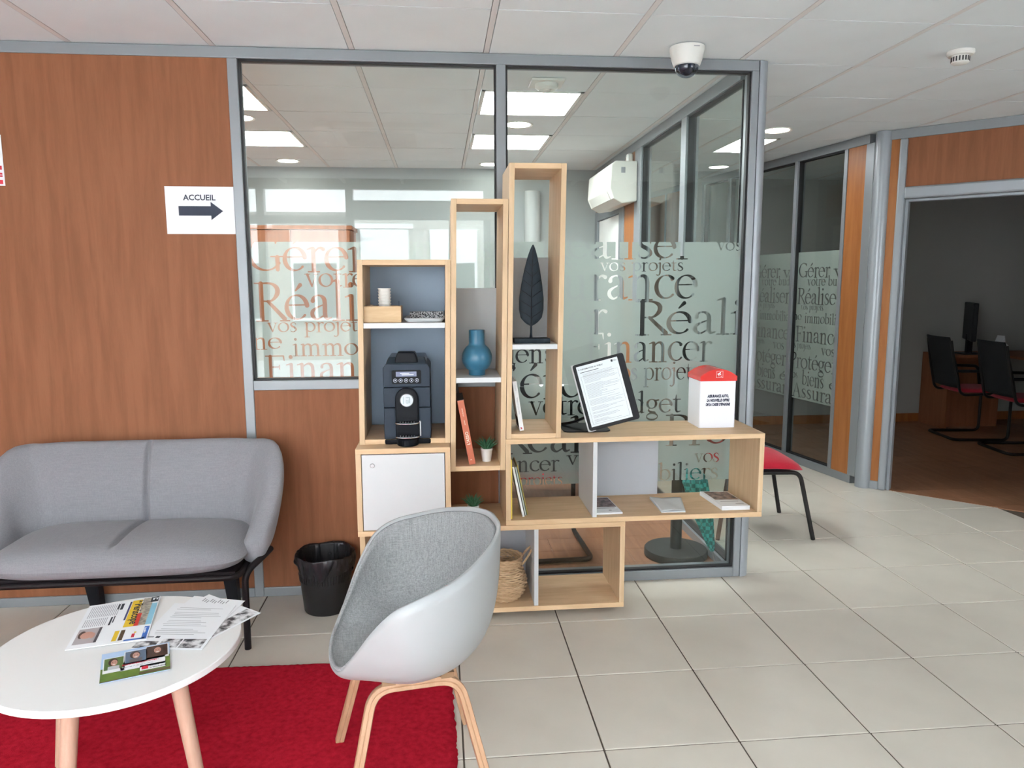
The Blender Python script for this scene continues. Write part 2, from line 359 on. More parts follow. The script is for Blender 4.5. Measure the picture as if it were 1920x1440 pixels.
def film_mesh(u0, u1, v0, v1, texts, fn, res=.0022):
    """frosted sheet u0..u1 x v0..v1 with the letters cut out; fn(u, v) -> xyz. Marching squares on a signed field"""
    nu = int((u1 - u0) / res) + 3; nv = int((v1 - v0) / res) + 3
    us = u0 - res + res * np.arange(nu); vs = v0 - res + res * np.arange(nv)
    f = np.minimum(np.minimum(us - u0, u1 - us)[None, :], np.minimum(vs - v0, v1 - vs)[:, None]) + res * .3
    for s, a, b, base, xh in texts:
        wd = sum(GL[c][0] for c in s); sx = (b - a) / wd; sy = xh / .65; x = a
        for ch in s:
            w, strokes = GL[ch]
            for st in strokes:
                P = np.array(st); X = x + P[:, 0] * sx; Yv = base + P[:, 1] * sy; R = P[:, 2] * (sx * .6 + sy * .4)
                pad = R.max() + 3 * res
                i0, i1 = np.searchsorted(us, [X.min() - pad, X.max() + pad]); j0, j1 = np.searchsorted(vs, [Yv.min() - pad, Yv.max() + pad])
                if i1 <= i0 or j1 <= j0: continue
                gu, gv = np.meshgrid(us[i0:i1], vs[j0:j1]); d = np.full(gu.shape, 9.)
                for k in range(len(P) - 1):
                    ax, ay, bx, by = X[k], Yv[k], X[k + 1], Yv[k + 1]; L2 = (bx - ax) ** 2 + (by - ay) ** 2 + 1e-12
                    tt = np.clip(((gu - ax) * (bx - ax) + (gv - ay) * (by - ay)) / L2, 0, 1)
                    d = np.minimum(d, np.hypot(gu - ax - tt * (bx - ax), gv - ay - tt * (by - ay)) - (R[k] + tt * (R[k + 1] - R[k])))
                f[j0:j1, i0:i1] = np.minimum(f[j0:j1, i0:i1], d)
            x += w * sx
    f[f == 0] = 1e-7
    # cells fully inside merge into horizontal strips, boundary cells are clipped polygons
    ins = f > 0; c4 = ins[:-1, :-1].astype(int) + ins[:-1, 1:] + ins[1:, :-1] + ins[1:, 1:]
    mb = MB()
    verts = {}; V = []; Fc = []
    def vid(key, u, v):
        if key not in verts: verts[key] = len(V); V.append(fn(u, v))
        return verts[key]
    full = c4 == 4
    for j in range(nv - 1):
        row = full[j]; ch = np.flatnonzero(np.diff(np.concatenate(([0], row.astype(int), [0]))))
        for a, b in zip(ch[::2], ch[1::2]):
            Fc.append((vid((a, j), us[a], vs[j]), vid((b, j), us[b], vs[j]), vid((b, j + 1), us[b], vs[j + 1]), vid((a, j + 1), us[a], vs[j + 1])))
    jj, ii = np.nonzero((c4 > 0) & (c4 < 4))
    for j, i in zip(jj, ii):
        cs = [(i, j), (i + 1, j), (i + 1, j + 1), (i, j + 1)]; poly = []
        for k in range(4):
            p, q = cs[k], cs[(k + 1) % 4]; fp, fq = f[p[1], p[0]], f[q[1], q[0]]
            if fp > 0: poly.append(vid(p, us[p[0]], vs[p[1]]))
            if (fp > 0) != (fq > 0):
                t = fp / (fp - fq); key = (min(p, q), max(p, q))
                poly.append(vid(key, us[p[0]] + t * (us[q[0]] - us[p[0]]), vs[p[1]] + t * (vs[q[1]] - vs[p[1]])))
        if len(poly) > 2: Fc.append(tuple(poly))
    mb.v = V; mb.f = Fc; mb.m = [0] * len(Fc)
    return mb

# ================================================================== SETTING
# ---- ceiling: 592 mm tiles between wide runners
CX0, CP, RY0, RP = -.3697, .5917, 3.504, .584
mb = MB().box(-3.6, 6.6, -1.2, 9.2, H + .06, H + .12)
ceiling = struct('ceiling', mb, M_VOID)
mb = MB().box(.0142, CP - .0142, .003, RP - .003, -.02, 0)      # proto tile, lower face just under the runners
LED_CELLS = {}
tile0 = None
lamps = {(-2, 1), (-2, 3), (1, 1), (1, 3), (4, 3)}
for i in range(-5, 9):
    for j in range(-7, 10):
        if (i, j) in lamps: continue
        x, y = CX0 + CP * i, RY0 + RP * j
        if tile0 is None:
            tile0 = obj('tile', mb, M_CEIL, parent=ceiling, world=False); o = tile0
        else: o = inst('tile', tile0, ceiling)
        o.location = (x, y, H + .022 + random.uniform(-.0008, .0008))
for i in range(-5, 10):
    obj('ceiling_runner', MB().box(CX0 + CP * i - .0115, CX0 + CP * i + .0115, -1.0, 9.0, H + .001, H + .03), M_RUNNER, parent=ceiling)

# ---- floor: 450 mm stoneware tiles, recessed grout
floor = struct('floor', MB().box(-3.6, 6.6, -1.2, 9.2, -.06, -.004), M_GROUT)
TX0, TY0, TP = .0502, 3.0374, .45
mb = MB().box(.003, TP - .003, .003, TP - .003, -.012, 0)
t0 = None
for i in range(-7, 8):
    for j in range(-9, 14):
        x, y = TX0 + TP * i, TY0 + TP * j
        if y > 3.6 and x < 1.2: continue
        if x - .2 + .8 * (y - 4.0) > 3.9 and y > 3.6: continue
        if x > 3.0 and y > 4.6: continue
        if y < -.7: continue
        if t0 is None: t0 = obj('tile', mb, M_TILE, parent=floor, world=False, bevel=.0015, seg=1); o = t0
        else: o = inst('tile', t0, floor)
        o.location = (x, y, random.uniform(-.0006, .0))
# laminate boards of the office and the dark room, the same floor level
bm_ = MB().box(0, 1.28, .0015, .1985, -.012, .0015); b0 = None
def boards(x0, x1, y0, y1, clip=None):
    global b0
    j = 0; y = y0
    while y < y1 - .01:
        x = x0 - (j % 3) * .42
        while x < x1:
            a, b = max(x, x0), min(x + 1.28, x1)
            if b - a > .05:
                m_ = MB().box(a + .001, b - .001, y + .001, min(y + .2, y1) - .001, -.010, .0015)
                obj('plank', m_, M_LAMI, parent=floor)
            x += 1.28
        y += .2; j += 1
boards(-2.4, 1.44, 3.49, 6.83)
# dark room floor, cut at 45 degrees along its door
y = 3.2; j = 0
while y < 7.29:
    y2 = min(y + .2, 7.3)
    xl = [max(3.06 - .1727 * max(y_ - 5.0, 0), 8.02 - y_) if y_ < 4.97 else 3.06 - .1727 * (y_ - 5.0) for y_ in (y, y2)]
    obj('plank', MB().prism([(xl[0], y + .001), (6.3, y + .001), (6.3, y2 - .001), (xl[1], y2 - .001)], XY, -.010, .0015), M_LAMI, parent=floor)
    y = y2; j += 1

# ---- outer walls
struct('wall_left', MB().box(-3.0, -2.9, -1.0, 6.9, 0, H + .06), M_PWHITE)
struct('wall_right', MB().box(4.72, 4.82, -1.0, 3.3, 0, H + .06), M_PWHITE)
wb = struct('wall_back', MB().box(-3.0, 1.517, 6.83, 6.93, 0, H + .06), M_PGREY)
struct('wall_corridor', MB().box(1.4, 1.5, 6.93, 9.0, 0, H + .06), M_PWHITE)
struct('wall_end', MB().box(1.4, 3.2, 9.0, 9.1, 0, H + .06), M_PWHITE)
struct('reflection_column', MB().lathe([(.07, 0), (.07, 2.30)], (.84, 6.74, 0), 24), mat('reflected_band_grey', (.40, .42, .41), .5), smooth=True)  # solid column added to stand for a pale band reflected in the glass

# ---- front partition (cherry panels, grey frame, glass)
wf = empty_struct('wall_front', (0, W, 0))
Y0, Y1 = W, W + .09
def bar(n, x0, x1, z0, z1, y0=Y0, y1=Y1, m=M_ALU, par=None, bev=.003):
    return obj(n, MB().box(x0, x1, y0, y1, z0, z1), m, parent=par or wf, bevel=bev)
bar('top_rail', -2.9, 1.49, 2.456, H)
bar('post', -.905, -.862, 0, 2.456)
bar('post', .266, .309, .05, 2.456)
bar('post', -2.125, -2.082, 0, 2.456)
bar('post', 1.458, 1.492, 0, 2.456)
bar('bottom_rail', -2.082, -.905, 0, .045); bar('bottom_rail', -.862, .309, 0, .045); bar('bottom_rail', .309, 1.458, 0, .05)
bar('sill_rail', -.862, .266, .998, 1.043)
for x0, x1, z0, z1 in ((-2.082, -.905, .045, 2.456), (-2.9, -2.125, .0, 2.456), (-.862, .266, .045, .998)):
    bar('panel', x0, x1, z0, z1, Y0 + .008, Y1 - .008, M_CHERRY, bev=0)
# rounded corner post
cp = [(1.494, W + .0)] + [(1.497 + .05 * sin(radians(a)), W + .045 - .047 * cos(radians(a))) for a in range(10, 171, 16)] + [(1.494, W + .09)]
obj('corner_post', MB().prism(cp, XY, 0, H - .001), M_ALUL, parent=wf, smooth=True)
# frosted lettering, pixel-measured rows: (words, x start, x end, baseline z, x-height)
LEFT = [("Gérer", -0.874, -0.339, 1.545, 0.103), ("valoris", -0.192, 0.240, 1.603, 0.066), ("votre", -0.619, -0.342, 1.472, 0.058),
        ("Réali", -0.850, -0.380, 1.322, 0.110), ("vos projet", -0.798, -0.385, 1.265, 0.042), ("ne", -0.869, -0.734, 1.188, 0.049),
        ("immo", -0.688, -0.386, 1.155, 0.052), ("Finan", -0.816, -0.389, 1.043, 0.073), ("A", 0.184, 0.264, 1.455, 0.067)]
RIGHT = [("Réaliser", 0.464, 1.212, 1.602, 0.090), ("vos", 1.330, 1.455, 1.638, 0.038), ("épargne", 0.413, 0.647, 1.548, 0.032),
         ("vos projets", 0.760, 1.170, 1.541, 0.038), ("urance", 0.577, 1.240, 1.409, 0.109), ("er", 0.614, 0.796, 1.247, 0.107),
         ("Réali", 0.932, 1.482, 1.239, 0.103), ("biens", 0.247, 0.542, 1.107, 0.061), ("Financer", 0.696, 1.322, 1.106, 0.091),
         ("Gérer", 0.207, 0.766, 0.935, 0.112), ("vos projets", 0.817, 1.263, 1.013, 0.058), ("votre budget", 0.418, 1.177, 0.850, 0.066),
         ("Pro", 1.097, 1.422, 0.688, 0.097), ("vos", 1.252, 1.382, 0.593, 0.044), ("immobiliers", 0.771, 1.380, 0.505, 0.055),
         ("Réal", 0.277, 0.682, 0.666, 0.106), ("Financer", 0.152, 0.568, 0.571, 0.051), ("v", 0.605, 0.664, 0.598, 0.046), ("vos projets", 0.243, 0.587, 0.499, 0.038)]
GY = W + .032
def glazing(n, x0, x1, z0, z1, fz0, fz1, texts):
    w_ = empty_struct(n, ((x0 + x1) / 2, W, z0))
    obj('pane', MB().box(x0 + .004, x1 - .004, GY, GY + .006, z0 + .004, z1 - .004), M_GLASS, parent=w_)
    g = MB(); k = .009
    for a in ((x0, x0 + k, z0, z1), (x1 - k, x1, z0, z1), (x0, x1, z0, z0 + k), (x0, x1, z1 - k, z1)): g.box(a[0], a[1], W + .012, W + .036, a[2], a[3])
    obj('gasket', g, M_GASKET, parent=w_)
    obj('frosted_film', film_mesh(x0 + .012, x1 - .012, fz0, fz1, texts, lambda u, v: (u, GY + .0072, v)), M_FROST, parent=w_)
    return w_
glazing('window_1', -.862, .266, 1.043, 2.456, 1.054, 1.674, LEFT)
glazing('window_2', .309, 1.458, .05, 2.456, .502, 1.676, RIGHT)

# ---- inner partition: glazed screen running back from the corner post, cherry end with the wall-mounted air conditioner
wi = empty_struct('wall_inner', (1.477, W + .09, 0))
X0, X1 = 1.437, 1.517
def ybar(n, y0, y1, z0, z1, m=M_ALU, x0=X0, x1=X1, par=None, bev=.003):
    return obj(n, MB().box(x0, x1, y0, y1, z0, z1), m, parent=par or wi, bevel=bev)
ybar('top_rail', W + .09, 6.83, 2.44, H); ybar('bottom_rail', W + .09, 5.76, 0, .05)
for y0, y1 in ((4.31, 4.40), (5.28, 5.45), (5.76, 5.84)): ybar('post', y0, y1, .05, 2.44)
ybar('panel', 5.45, 5.76, .05, 2.44, M_CHERRY2, X0 + .008, X1 - .008, bev=0)
ybar('panel', 5.84, 6.83, 2.12, 2.44, M_CHERRY2, X0 + .008, X1 - .008, bev=0)
for n, a, b in (('window_3', W + .09, 4.31), ('window_4', 4.40, 5.28)):
    w_ = empty_struct(n, (1.477, a, .05))
    obj('pane', MB().box(1.469, 1.475, a + .004, b - .004, .054, 2.436), M_GLASS, parent=w_)
    g = MB()
    for c in ((a, a + .008, .05, 2.44), (b - .008, b, .05, 2.44), (a, b, .05, .058), (a, b, 2.432, 2.44)): g.box(1.452, 1.497, c[0], c[1], c[2], c[3])
    obj('gasket', g, M_GASKET, parent=w_)
d1 = empty_struct('door_1', (1.477, 6.3, 0))
for a in ((5.84, 5.92, 0, 2.12), (6.74, 6.83, 0, 2.12), (5.92, 6.74, 2.04, 2.12)): ybar('frame', *a, par=d1)
ybar('leaf', 5.925, 6.735, .01, 2.035, M_PWHITE, 1.457, 1.497, par=d1)
obj('handle', MB().tube(rnd([(1.457, 6.02, 1.02), (1.397, 6.02, 1.02), (1.397, 6.14, 1.02)], .02), .009), M_STEEL, parent=d1, smooth=True)

# ---- right glazed wall (slightly oblique) with cherry strip and round post
A_ = Vector((3.05, 5.0, 0)); DR = Vector((-.19, 1.1, 0)).normalized()
ang = math.atan2(DR.y, DR.x)                      # local +x runs away from the camera along the wall
wr = empty_struct('wall_glazed', A_, ang)
def lbar(n, a, b, z0, z1, m=M_ALU, d0=-.04, d1=.04, par=None, bev=.003):
    return obj(n, MB().box(a, b, d0, d1, z0, z1), m, parent=par or wr, world=False, bevel=bev)
lbar('top_rail', .05, 4.05, 2.44, H); lbar('bottom_rail', .05, 4.05, 0, .06)
for a in (.0, .265, .84, 1.83, 2.30, 3.1, 3.9): lbar('post', a, a + (.035 if a > .1 else .08), .06, 2.44)
lbar('panel', .08, .265, .06, 2.44, M_CHERRY2, -.032, .032, bev=0)
lbar('panel', 2.335, 3.9, .06, 2.44, M_CHERRY2, -.032, .032, bev=0)
GT = [("Gérer", 0, .72, .166, .062), ("v", .80, 1.0, .166, .05), ("votre bud", .22, 1.0, .222, .04), ("Réaliser", .0, 1.0, .344, .068), ("vos projets", .1, .62, .385, .028),
      ("ne", -.08, .12, .455, .034), ("immobilier", .2, 1.08, .47, .042), ("Financer", .0, 1.15, .60, .066), ("vos projets", -.15, .38, .65, .03), ("vos", .62, .92, .675, .042),
      ("Protéger", -.12, .98, .785, .068), ("vos", -.12, .1, .86, .036), ("biens", .2, .72, .895, .062), ("é", .84, 1.0, .89, .04), ("Assuran", -.02, 1.1, .985, .06)]
fz0, fz1 = .53, 1.72; fh = fz1 - fz0
for n, a, b in (('window_5', .30, .84), ('window_6', .875, 1.83), ('window_7', 1.865, 2.30)):
    w_ = empty_struct(n, A_ + DR * a, ang); L_ = b - a
    obj('pane', MB().box(.003, L_ - .003, -.003, .003, .064, 2.436), M_GLASS, parent=w_, world=False)
    g = MB()
    for c in ((0, .008, .06, 2.44), (L_ - .008, L_, .06, 2.44), (0, L_, .06, .07), (0, L_, 2.43, 2.44)): g.box(c[0], c[1], -.02, .02, c[2], c[3])
    obj('gasket', g, M_GASKET, parent=w_, world=False)
    wd = L_ - .02
    tx = [(s, x0 * .52 + (wd - .56 if n == 'window_6' else .01), x1 * .52 + (wd - .56 if n == 'window_6' else .01), fz1 - f_ * fh, xh * fh) for s, x0, x1, f_, xh in GT]
    # seen from the corridor the text runs towards the camera, so u is mirrored along local x
    if n != 'window_7': obj('frosted_film', film_mesh(0, wd, fz0, fz1, tx, lambda u, v: (L_ - .01 - u, -.005, v), .003), M_FROST2, parent=w_, world=False)
rp = [(3.055 + .055 * cos(radians(a)), 4.955 + .055 * sin(radians(a))) for a in range(0, 360, 15)]
struct('trim_2', MB().prism(rp, XY, 0, H - .001), M_ALUL, smooth=True)

# ---- corner wall with the dark doorway, 45 degrees
B_ = Vector((3.10, 4.93, 0)); wd_ang = radians(-45)
wc = empty_struct('wall_corner', B_, wd_ang)
def cbar(n, a, b, z0, z1, m=M_ALUL, d0=-.04, d1=.04, par=None, bev=.003):
    return obj(n, MB().box(a, b, d0, d1, z0, z1), m, parent=par or wc, world=False, bevel=bev)
cbar('top_rail', -.02, 2.25, 2.44, H, M_ALU); cbar('post', -.02, .0, 0, 2.44)
cbar('bottom_rail', .0, .055, 0, .06); cbar('panel', .0, .055, .06, 2.44, M_CHERRY2, -.032, .032, bev=0)
cbar('panel', .10, 1.10, 2.12, 2.44, M_CHERRY, -.032, .032, bev=0)
cbar('panel', 1.10, 2.25, 0, 2.44, M_CHERRY, -.032, .032, bev=0)
d2 = empty_struct('door_2', B_, wd_ang)
for a in ((.055, .105), (1.06, 1.10)): cbar('jamb', a[0], a[1], 0, 2.12 if a[0] > 1 else 2.44, par=d2, d0=-.05, d1=.05, bev=.012)
cbar('head', .10, 1.06, 2.04, 2.12, par=d2, d0=-.05, d1=.05, bev=.012)
cbar('stop', .105, .125, 0, 2.04, par=d2, d0=-.01, d1=.05); cbar('stop', .125, 1.06, 2.022, 2.04, par=d2, d0=-.01, d1=.05)

# ---- dark room walls
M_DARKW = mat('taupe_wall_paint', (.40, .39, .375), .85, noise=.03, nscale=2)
struct('wall_room_back', MB().box(2.5, 6.4, 7.3, 7.4, 0, H + .06), M_DARKW)
struct('wall_room_right', MB().box(6.3, 6.4, 3.2, 7.4, 0, H + .06), M_DARKW)
struct('wall_room_near', MB().box(4.72, 6.4, 3.2, 3.3, 0, H + .06), M_DARKW)
struct('baseboard_1', MB().box(2.7, 6.3, 7.28, 7.3, 0, .09), M_CHERRY2)

# ---- shop front behind the camera: daylight comes in here
ws = empty_struct('wall_street', (0, STREET, 0))
def sbar(n, x0, x1, z0, z1, d=.05, m=M_ALU): return obj(n, MB().box(x0, x1, STREET - d, STREET + d, z0, z1), m, parent=ws)
sbar('lintel', -3.0, 4.82, 2.45, H + .1); sbar('plinth', -3.0, 4.82, 0, .12)
for x in (-3.0, -1.86, -.96, .47, 3.3, 4.72): sbar('mullion', x, x + .075, .12, 2.45)
sbar('signage_band', -.90, .47, 2.14, 2.34, .02, M_ALUL); sbar('solid_bay', .545, 3.3, .12, 2.45, .045, M_PGREY)
sbar('transom', -1.79, -.96, 2.10, 2.18); sbar('transom', -2.93, -1.86, 2.10, 2.18)
for k, (a, b) in enumerate(((-2.93, -1.86), (-1.79, -.96), (-.88, .47), (3.37, 4.72))):
    w_ = empty_struct('window_%d' % (8 + k), ((a + b) / 2, STREET, .12))
    obj('pane', MB().box(a, b, STREET - .004, STREET + .004, .12, 2.45), M_SHOPGLASS, parent=w_)
# street outside: pavement, road and the facade across, seen only as reflections
struct('pavement', MB().box(-14, 14, -3.2, -1.06, -.16, -.02), mat('paving', (.52, .52, .52), .8))
struct('road', MB().box(-14, 14, -9, -3.2, -.2, -.14), mat('light_street_setts', (.36, .36, .37), .9))
fc = struct('facade', MB().box(-14, 14, -9.4, -9, -.2, 2.95), mat('stone_ground_floor', (.25, .24, .22), .9, noise=.1, nscale=2))
obj('upper_storey', MB().box(-14, 14, -9.4, -8.97, 2.951, 7.5), mat('white_render', (.66, .66, .66), .9, noise=.04, nscale=2), parent=fc)
for i in range(-9, 10):
    x = i * 1.45 + .3; f_ = obj('window_frame', MB().box(x - .5, x + .5, -9.0, -8.94, .7, 2.6), M_WHITE, parent=fc)
    obj('pane', MB().box(x - .44, x - .03, -8.945, -8.93, .77, 1.9).box(x + .03, x + .44, -8.945, -8.93, .77, 1.9), mat('dark_pane', (.06, .07, .08), .1), parent=f_)
    if i % 2: obj('lintel', MB().box(x - .6, x + .6, -9.0, -8.96, 2.62, 2.72), M_WHITE, parent=fc)

# ================================================================== LAMPS AND CEILING FITTINGS
k = 0
WHERE = {(-2, 1): 'office ceiling panel lamp, left row, nearer the glass', (-2, 3): 'office ceiling panel lamp, left row, nearer the back wall',
         (1, 1): 'large office ceiling panel lamp beyond the square detector', (1, 3): 'smaller looking ceiling panel lamp right, between two downlights',
         (4, 3): 'ceiling panel lamp of the corridor, beyond the inner glass screen'}
for (i, j) in sorted(lamps):
    x, y = CX0 + CP * i, RY0 + RP * j; half = (i, j) == (4, 3)
    if half: obj('tile', MB().box(x + .0142, x + .285, y + .003, y + RP - .003, H + .002, H + .022), M_CEIL, parent=ceiling)
    if half: obj('tile', MB().box(x + .46, x + CP - .0142, y + .003, y + RP - .003, H + .002, H + .022), M_CEIL, parent=ceiling)
    t = thing('ceiling_light', ('narrow' if half else 'square') + ' white ' + WHERE[(i, j)], 'ceiling light', (x + CP / 2, y + RP / 2, H), group='square ceiling panel lamps')
    f_ = MB(); e = .02; a, b, c, d = x + (.29 if half else .018), x + (.455 if half else CP - .018), y + .004, y + RP - .004
    f_.box(a, b, c, c + e, H - .002, H + .02).box(a, b, d - e, d, H - .002, H + .02).box(a, a + e, c, d, H - .002, H + .02).box(b - e, b, c, d, H - .002, H + .02)
    obj('frame', f_, M_WPLAST, parent=t)
    obj('diffuser', MB().box(a + e, b - e, c + e, d - e, H + .002, H + .012), M_LED, parent=t)
for x, y, l in ((-1.25, 6.50, 'round white downlight at the back of the office, left'), (.52, 4.93, 'round white downlight between the two right-hand ceiling panels'),
                (.45, 6.55, 'round white downlight beside the glass post, at the office back'), (-1.22, 4.86, 'round white downlight cut by the left edge of the glass'),
                (2.29, 4.97, 'round white downlight of the corridor beside the grey corner post')):
    t = thing('downlight', l, 'ceiling light', (x, y, H), group='round downlights')
    obj('trim_ring', MB().lathe([(.078, -.001), (.098, -.006), (.1, .002), (.078, .004)], (x, y, H), 32, cap=False), M_WPLAST, parent=t, smooth=True)
    obj('diffuser', MB().lathe([(.001, -.003), (.079, -.003), (.079, .004)], (x, y, H), 32, cap=False), M_DOWN, parent=t)
# dome camera
cx, cy = 1.09, 3.285
t = thing('security_camera', 'white dome security camera hanging under the ceiling by the glass partition', 'camera', (cx, cy, H))
obj('housing', MB().lathe([(.05, 0), (.075, -.003), (.076, -.012), (.066, -.055), (.058, -.078), (.050, -.082), (.02, -.07)], (cx, cy, H), 36, cap=False), M_WPLAST, parent=t, smooth=True)
obj('dome', MB().lathe([(.052, -.078)] + [(.052 * cos(radians(a)), -.082 - .048 * sin(radians(a))) for a in range(8, 90, 9)] + [(.0005, -.13)], (cx, cy, H), 32, cap=False), glass('smoked_dome', (.55, .58, .65), .06), parent=t, smooth=True)
obj('lens', MB().sphere((cx, cy, H - .082), .037, 20, 12), mat('blue_black_lens', (.02, .03, .055), .15), parent=t, smooth=True)
obj('maker_mark', MB().box(cx + .005, cx + .03, cy - .0768, cy - .0755, H - .019, H - .016), M_GREYINK, parent=t)
# smoke detector in the front hall
cx, cy = 2.33, 3.24
t = thing('smoke_detector', 'round white smoke detector on the front ceiling, right of the dome camera', 'smoke detector', (cx, cy, H))
obj('base', MB().lathe([(.055, .0), (.056, -.012), (.05, -.02), (.04, -.022)], (cx, cy, H), 32), M_WPLAST, parent=t, smooth=True)
obj('head', MB().lathe([(.036, -.02), (.036, -.05), (.03, -.055), (.001, -.056)], (cx, cy, H), 32, cap=False), M_WPLAST, parent=t, smooth=True)
sl = MB()
for a in range(0, 360, 20): sl.box(-.003, .003, -.001, .001, -.046, -.026); n = len(sl.v); R_ = Matrix.Translation((cx, cy, H)) @ Matrix.Rotation(radians(a), 4, 'Z') @ Matrix.Translation((0, -.0365, 0)); sl.v[n - 8:] = [tuple(R_ @ Vector(v)) for v in sl.v[n - 8:]]
obj('vent_slots', sl, M_VOID, parent=t)
# square detector in the office
cx, cy = .56, 3.90
t = thing('smoke_detector', 'square plated round detector on the office ceiling behind the glass', 'smoke detector', (cx, cy, H))
obj('plate', MB().box(cx - .085, cx + .085, cy - .085, cy + .085, H - .012, H), M_WPLAST, parent=t, bevel=.004)
obj('head', MB().lathe([(.06, -.01), (.058, -.03), (.04, -.042), (.036, -.03), (.02, -.03), (.018, -.045), (.001, -.046)], (cx, cy, H), 32, cap=False), M_WPLAST, parent=t, smooth=True)
# cassette unit over the hall (seen as a faint reflection in the glass)
cx, cy = -.39, 1.63
t = thing('cassette_unit', 'square white ceiling cassette air conditioner reflected in the glass', 'air conditioner', (cx, cy, H))
obj('body', MB().prism(rrect(cx - .42, cx + .42, cy - .42, cy + .42, .1), XY, H - .035, H - .001), M_WPLAST, parent=t, bevel=.01)
g = MB()
for q in range(12): g.box(cx - .24, cx + .24, cy - .235 + q * .04, cy - .21 + q * .04, H - .040, H - .034)
obj('grille', g, M_GREYINK, parent=t)
fl = MB()
for a, b, c, d in ((-.3, .3, -.375, -.30), (-.3, .3, .30, .375), (-.375, -.30, -.3, .3), (.30, .375, -.3, .3)): fl.box(cx + a, cx + b, cy + c, cy + d, H - .042, H - .034)
obj('air_flap', fl, M_RUNNER, parent=t)

# ================================================================== PAPER SIGNS ON THE WALL
def sheet(name, label, cat, x0, x1, z0, z1, y, m=M_PAPER, group=None):
    t = thing(name, label, cat, ((x0 + x1) / 2, y, z0), group=group)
    obj('sheet', MB().box(x0, x1, y - .0012, y, z0, z1), m, parent=t); return t
t = sheet('paper_sign', 'white paper sign with a black arrow and the word ACCUEIL', 'sign', -1.2, -.906, 1.706, 1.912, W + .0065)
YS = W + .0048
text('lettering', 'ACCUEIL', .034, mat('navy_ink', (.035, .045, .07), .8), t, (-1.054, YS, 1.853), align='CENTER', weight=.0007)
ar = [(-1.145, 1.827), (-1.007, 1.827), (-1.007, 1.846), (-.955, 1.806), (-1.007, 1.767), (-1.007, 1.786), (-1.145, 1.786)]
obj('arrow', MB().prism(ar, XZ, YS, YS - .0004), mat('navy_ink', (.035, .045, .07)), parent=t)
t = sheet('safety_poster', 'white and red framed notice at the upper left of the cherry wall', 'poster', -2.15, -1.859, 1.908, 2.12, W + .0065)
p = MB()
for a, b in ((1.915, 1.932), (1.945, 1.952), (1.954, 1.962), (1.975, 1.992)): p.box(-2.14, -1.866, YS - .0004, YS, a, b)
obj('red_band', p, M_RED, parent=t)

# ================================================================== MODULAR SHELF
YF, YB, TH = 3.09, 3.43, .022
def module(name, label, x0, x1, z0, z1, yf=YF, group='oak box modules of the wall shelf'):
    t = thing(name, label, 'shelf', ((x0 + x1) / 2, (yf + YB) / 2, z0), group=group)
    e = .0008
    obj('top_board', MB().box(x0 + TH, x1 - TH, yf + .001, YB, z1 - TH, z1) if z1 - z0 > .5 else MB().box(x0, x1, yf, YB, z1 - TH, z1), M_OAK, parent=t, bevel=.0012)
    obj('bottom_board', MB().box(x0 + TH, x1 - TH, yf + .001, YB, z0, z0 + TH) if z1 - z0 > .5 else MB().box(x0, x1, yf, YB, z0, z0 + TH), M_OAK, parent=t, bevel=.0012)
    zz = (z0, z1) if z1 - z0 > .5 else (z0 + TH, z1 - TH)
    for a in (x0, x1 - TH): obj('side_board', MB().box(a, a + TH, yf + (0 if z1 - z0 > .5 else .001), YB, *zz), M_OAKV, parent=t, bevel=.0012)
    return t
mA = module('box_shelf', 'oak box shelf holding the coffee machine and a white inner shelf', -.337, .045, .8085, 1.582)
obj('back_board', MB().box(-.315, .023, YB - .012, YB - .002, .832, 1.56), M_BACK, parent=mA)
obj('inner_shelf', MB().box(-.3145, .0225, YF + .004, YB - .013, 1.300, 1.322), M_WHITE, parent=mA, bevel=.001, label='white inner shelf')
mB = module('box_shelf', 'narrow oak box shelf with the round blue vase on a white shelf', .0505, .287, .682, 1.829)
obj('back_board', MB().box(.0725, .265, YB - .012, YB - .002, 1.04, 1.462), mat('grey_backboard', (.42, .45, .47), .5), parent=mB)
obj('inner_shelf', MB().box(.0730, .2645, YF + .004, YB - .013, 1.066, 1.0875), M_WHITE, parent=mB, bevel=.001, label='white inner shelf')
mC = module('box_shelf', 'tallest oak box shelf with the black leaf sculpture inside', .291, .529, .8185, 1.974)
obj('back_board', MB().box(.313, .507, YB - .012, YB - .002, 1.19, 1.60), mat('grey_backboard', (.42, .45, .47)), parent=mC)
obj('inner_shelf', MB().box(.3135, .5065, YF + .004, YB - .013, 1.205, 1.2265), M_WHITE, parent=mC, bevel=.001, label='white inner shelf')
for m_, zr_ in ((mA, 1.58), (mB, 1.82), (mC, 1.95)):      # the three upper boxes lean slightly to the right
    for ch_ in m_.children:
        for v_ in ch_.data.vertices: v_.co.x += .0165 * (v_.co.z + m_.location.z - zr_)
mD = module('box_shelf', 'long oak box shelf carrying the tablet stand and the red lidded box', .2705, 1.432, .433, .8175)
obj('divider', MB().box(.655, .674, YF + .004, YB - .002, .4555, .795), M_WHITE, parent=mD, bevel=.001, label='white upright divider')
obj('back_board', MB().box(.675, 1.045, YB - .012, YB - .002, .4555, .795), mat('bluish_backboard', (.40, .42, .46), .5), parent=mD)
mE = module('box_shelf', 'lowest long oak box shelf on the floor with the wicker basket in it', -.362, .803, .033, .432)
obj('divider', MB().box(.395, .414, YF + .004, YB - .002, .0555, .4095), M_WHITE, parent=mE, bevel=.001, label='white upright divider')
obj('back_board', MB().box(.0, .394, YB - .012, YB - .002, .0555, .4095), mat('bluish_backboard', (.40, .42, .46)), parent=mE)
for x in (-.33, .2, .77):
    for y in (YF + .09, YB - .05): obj('foot', MB().lathe([(.018, 0), (.02, .033)], (x, y, 0), 16), M_BPLAST, parent=mE, smooth=True)
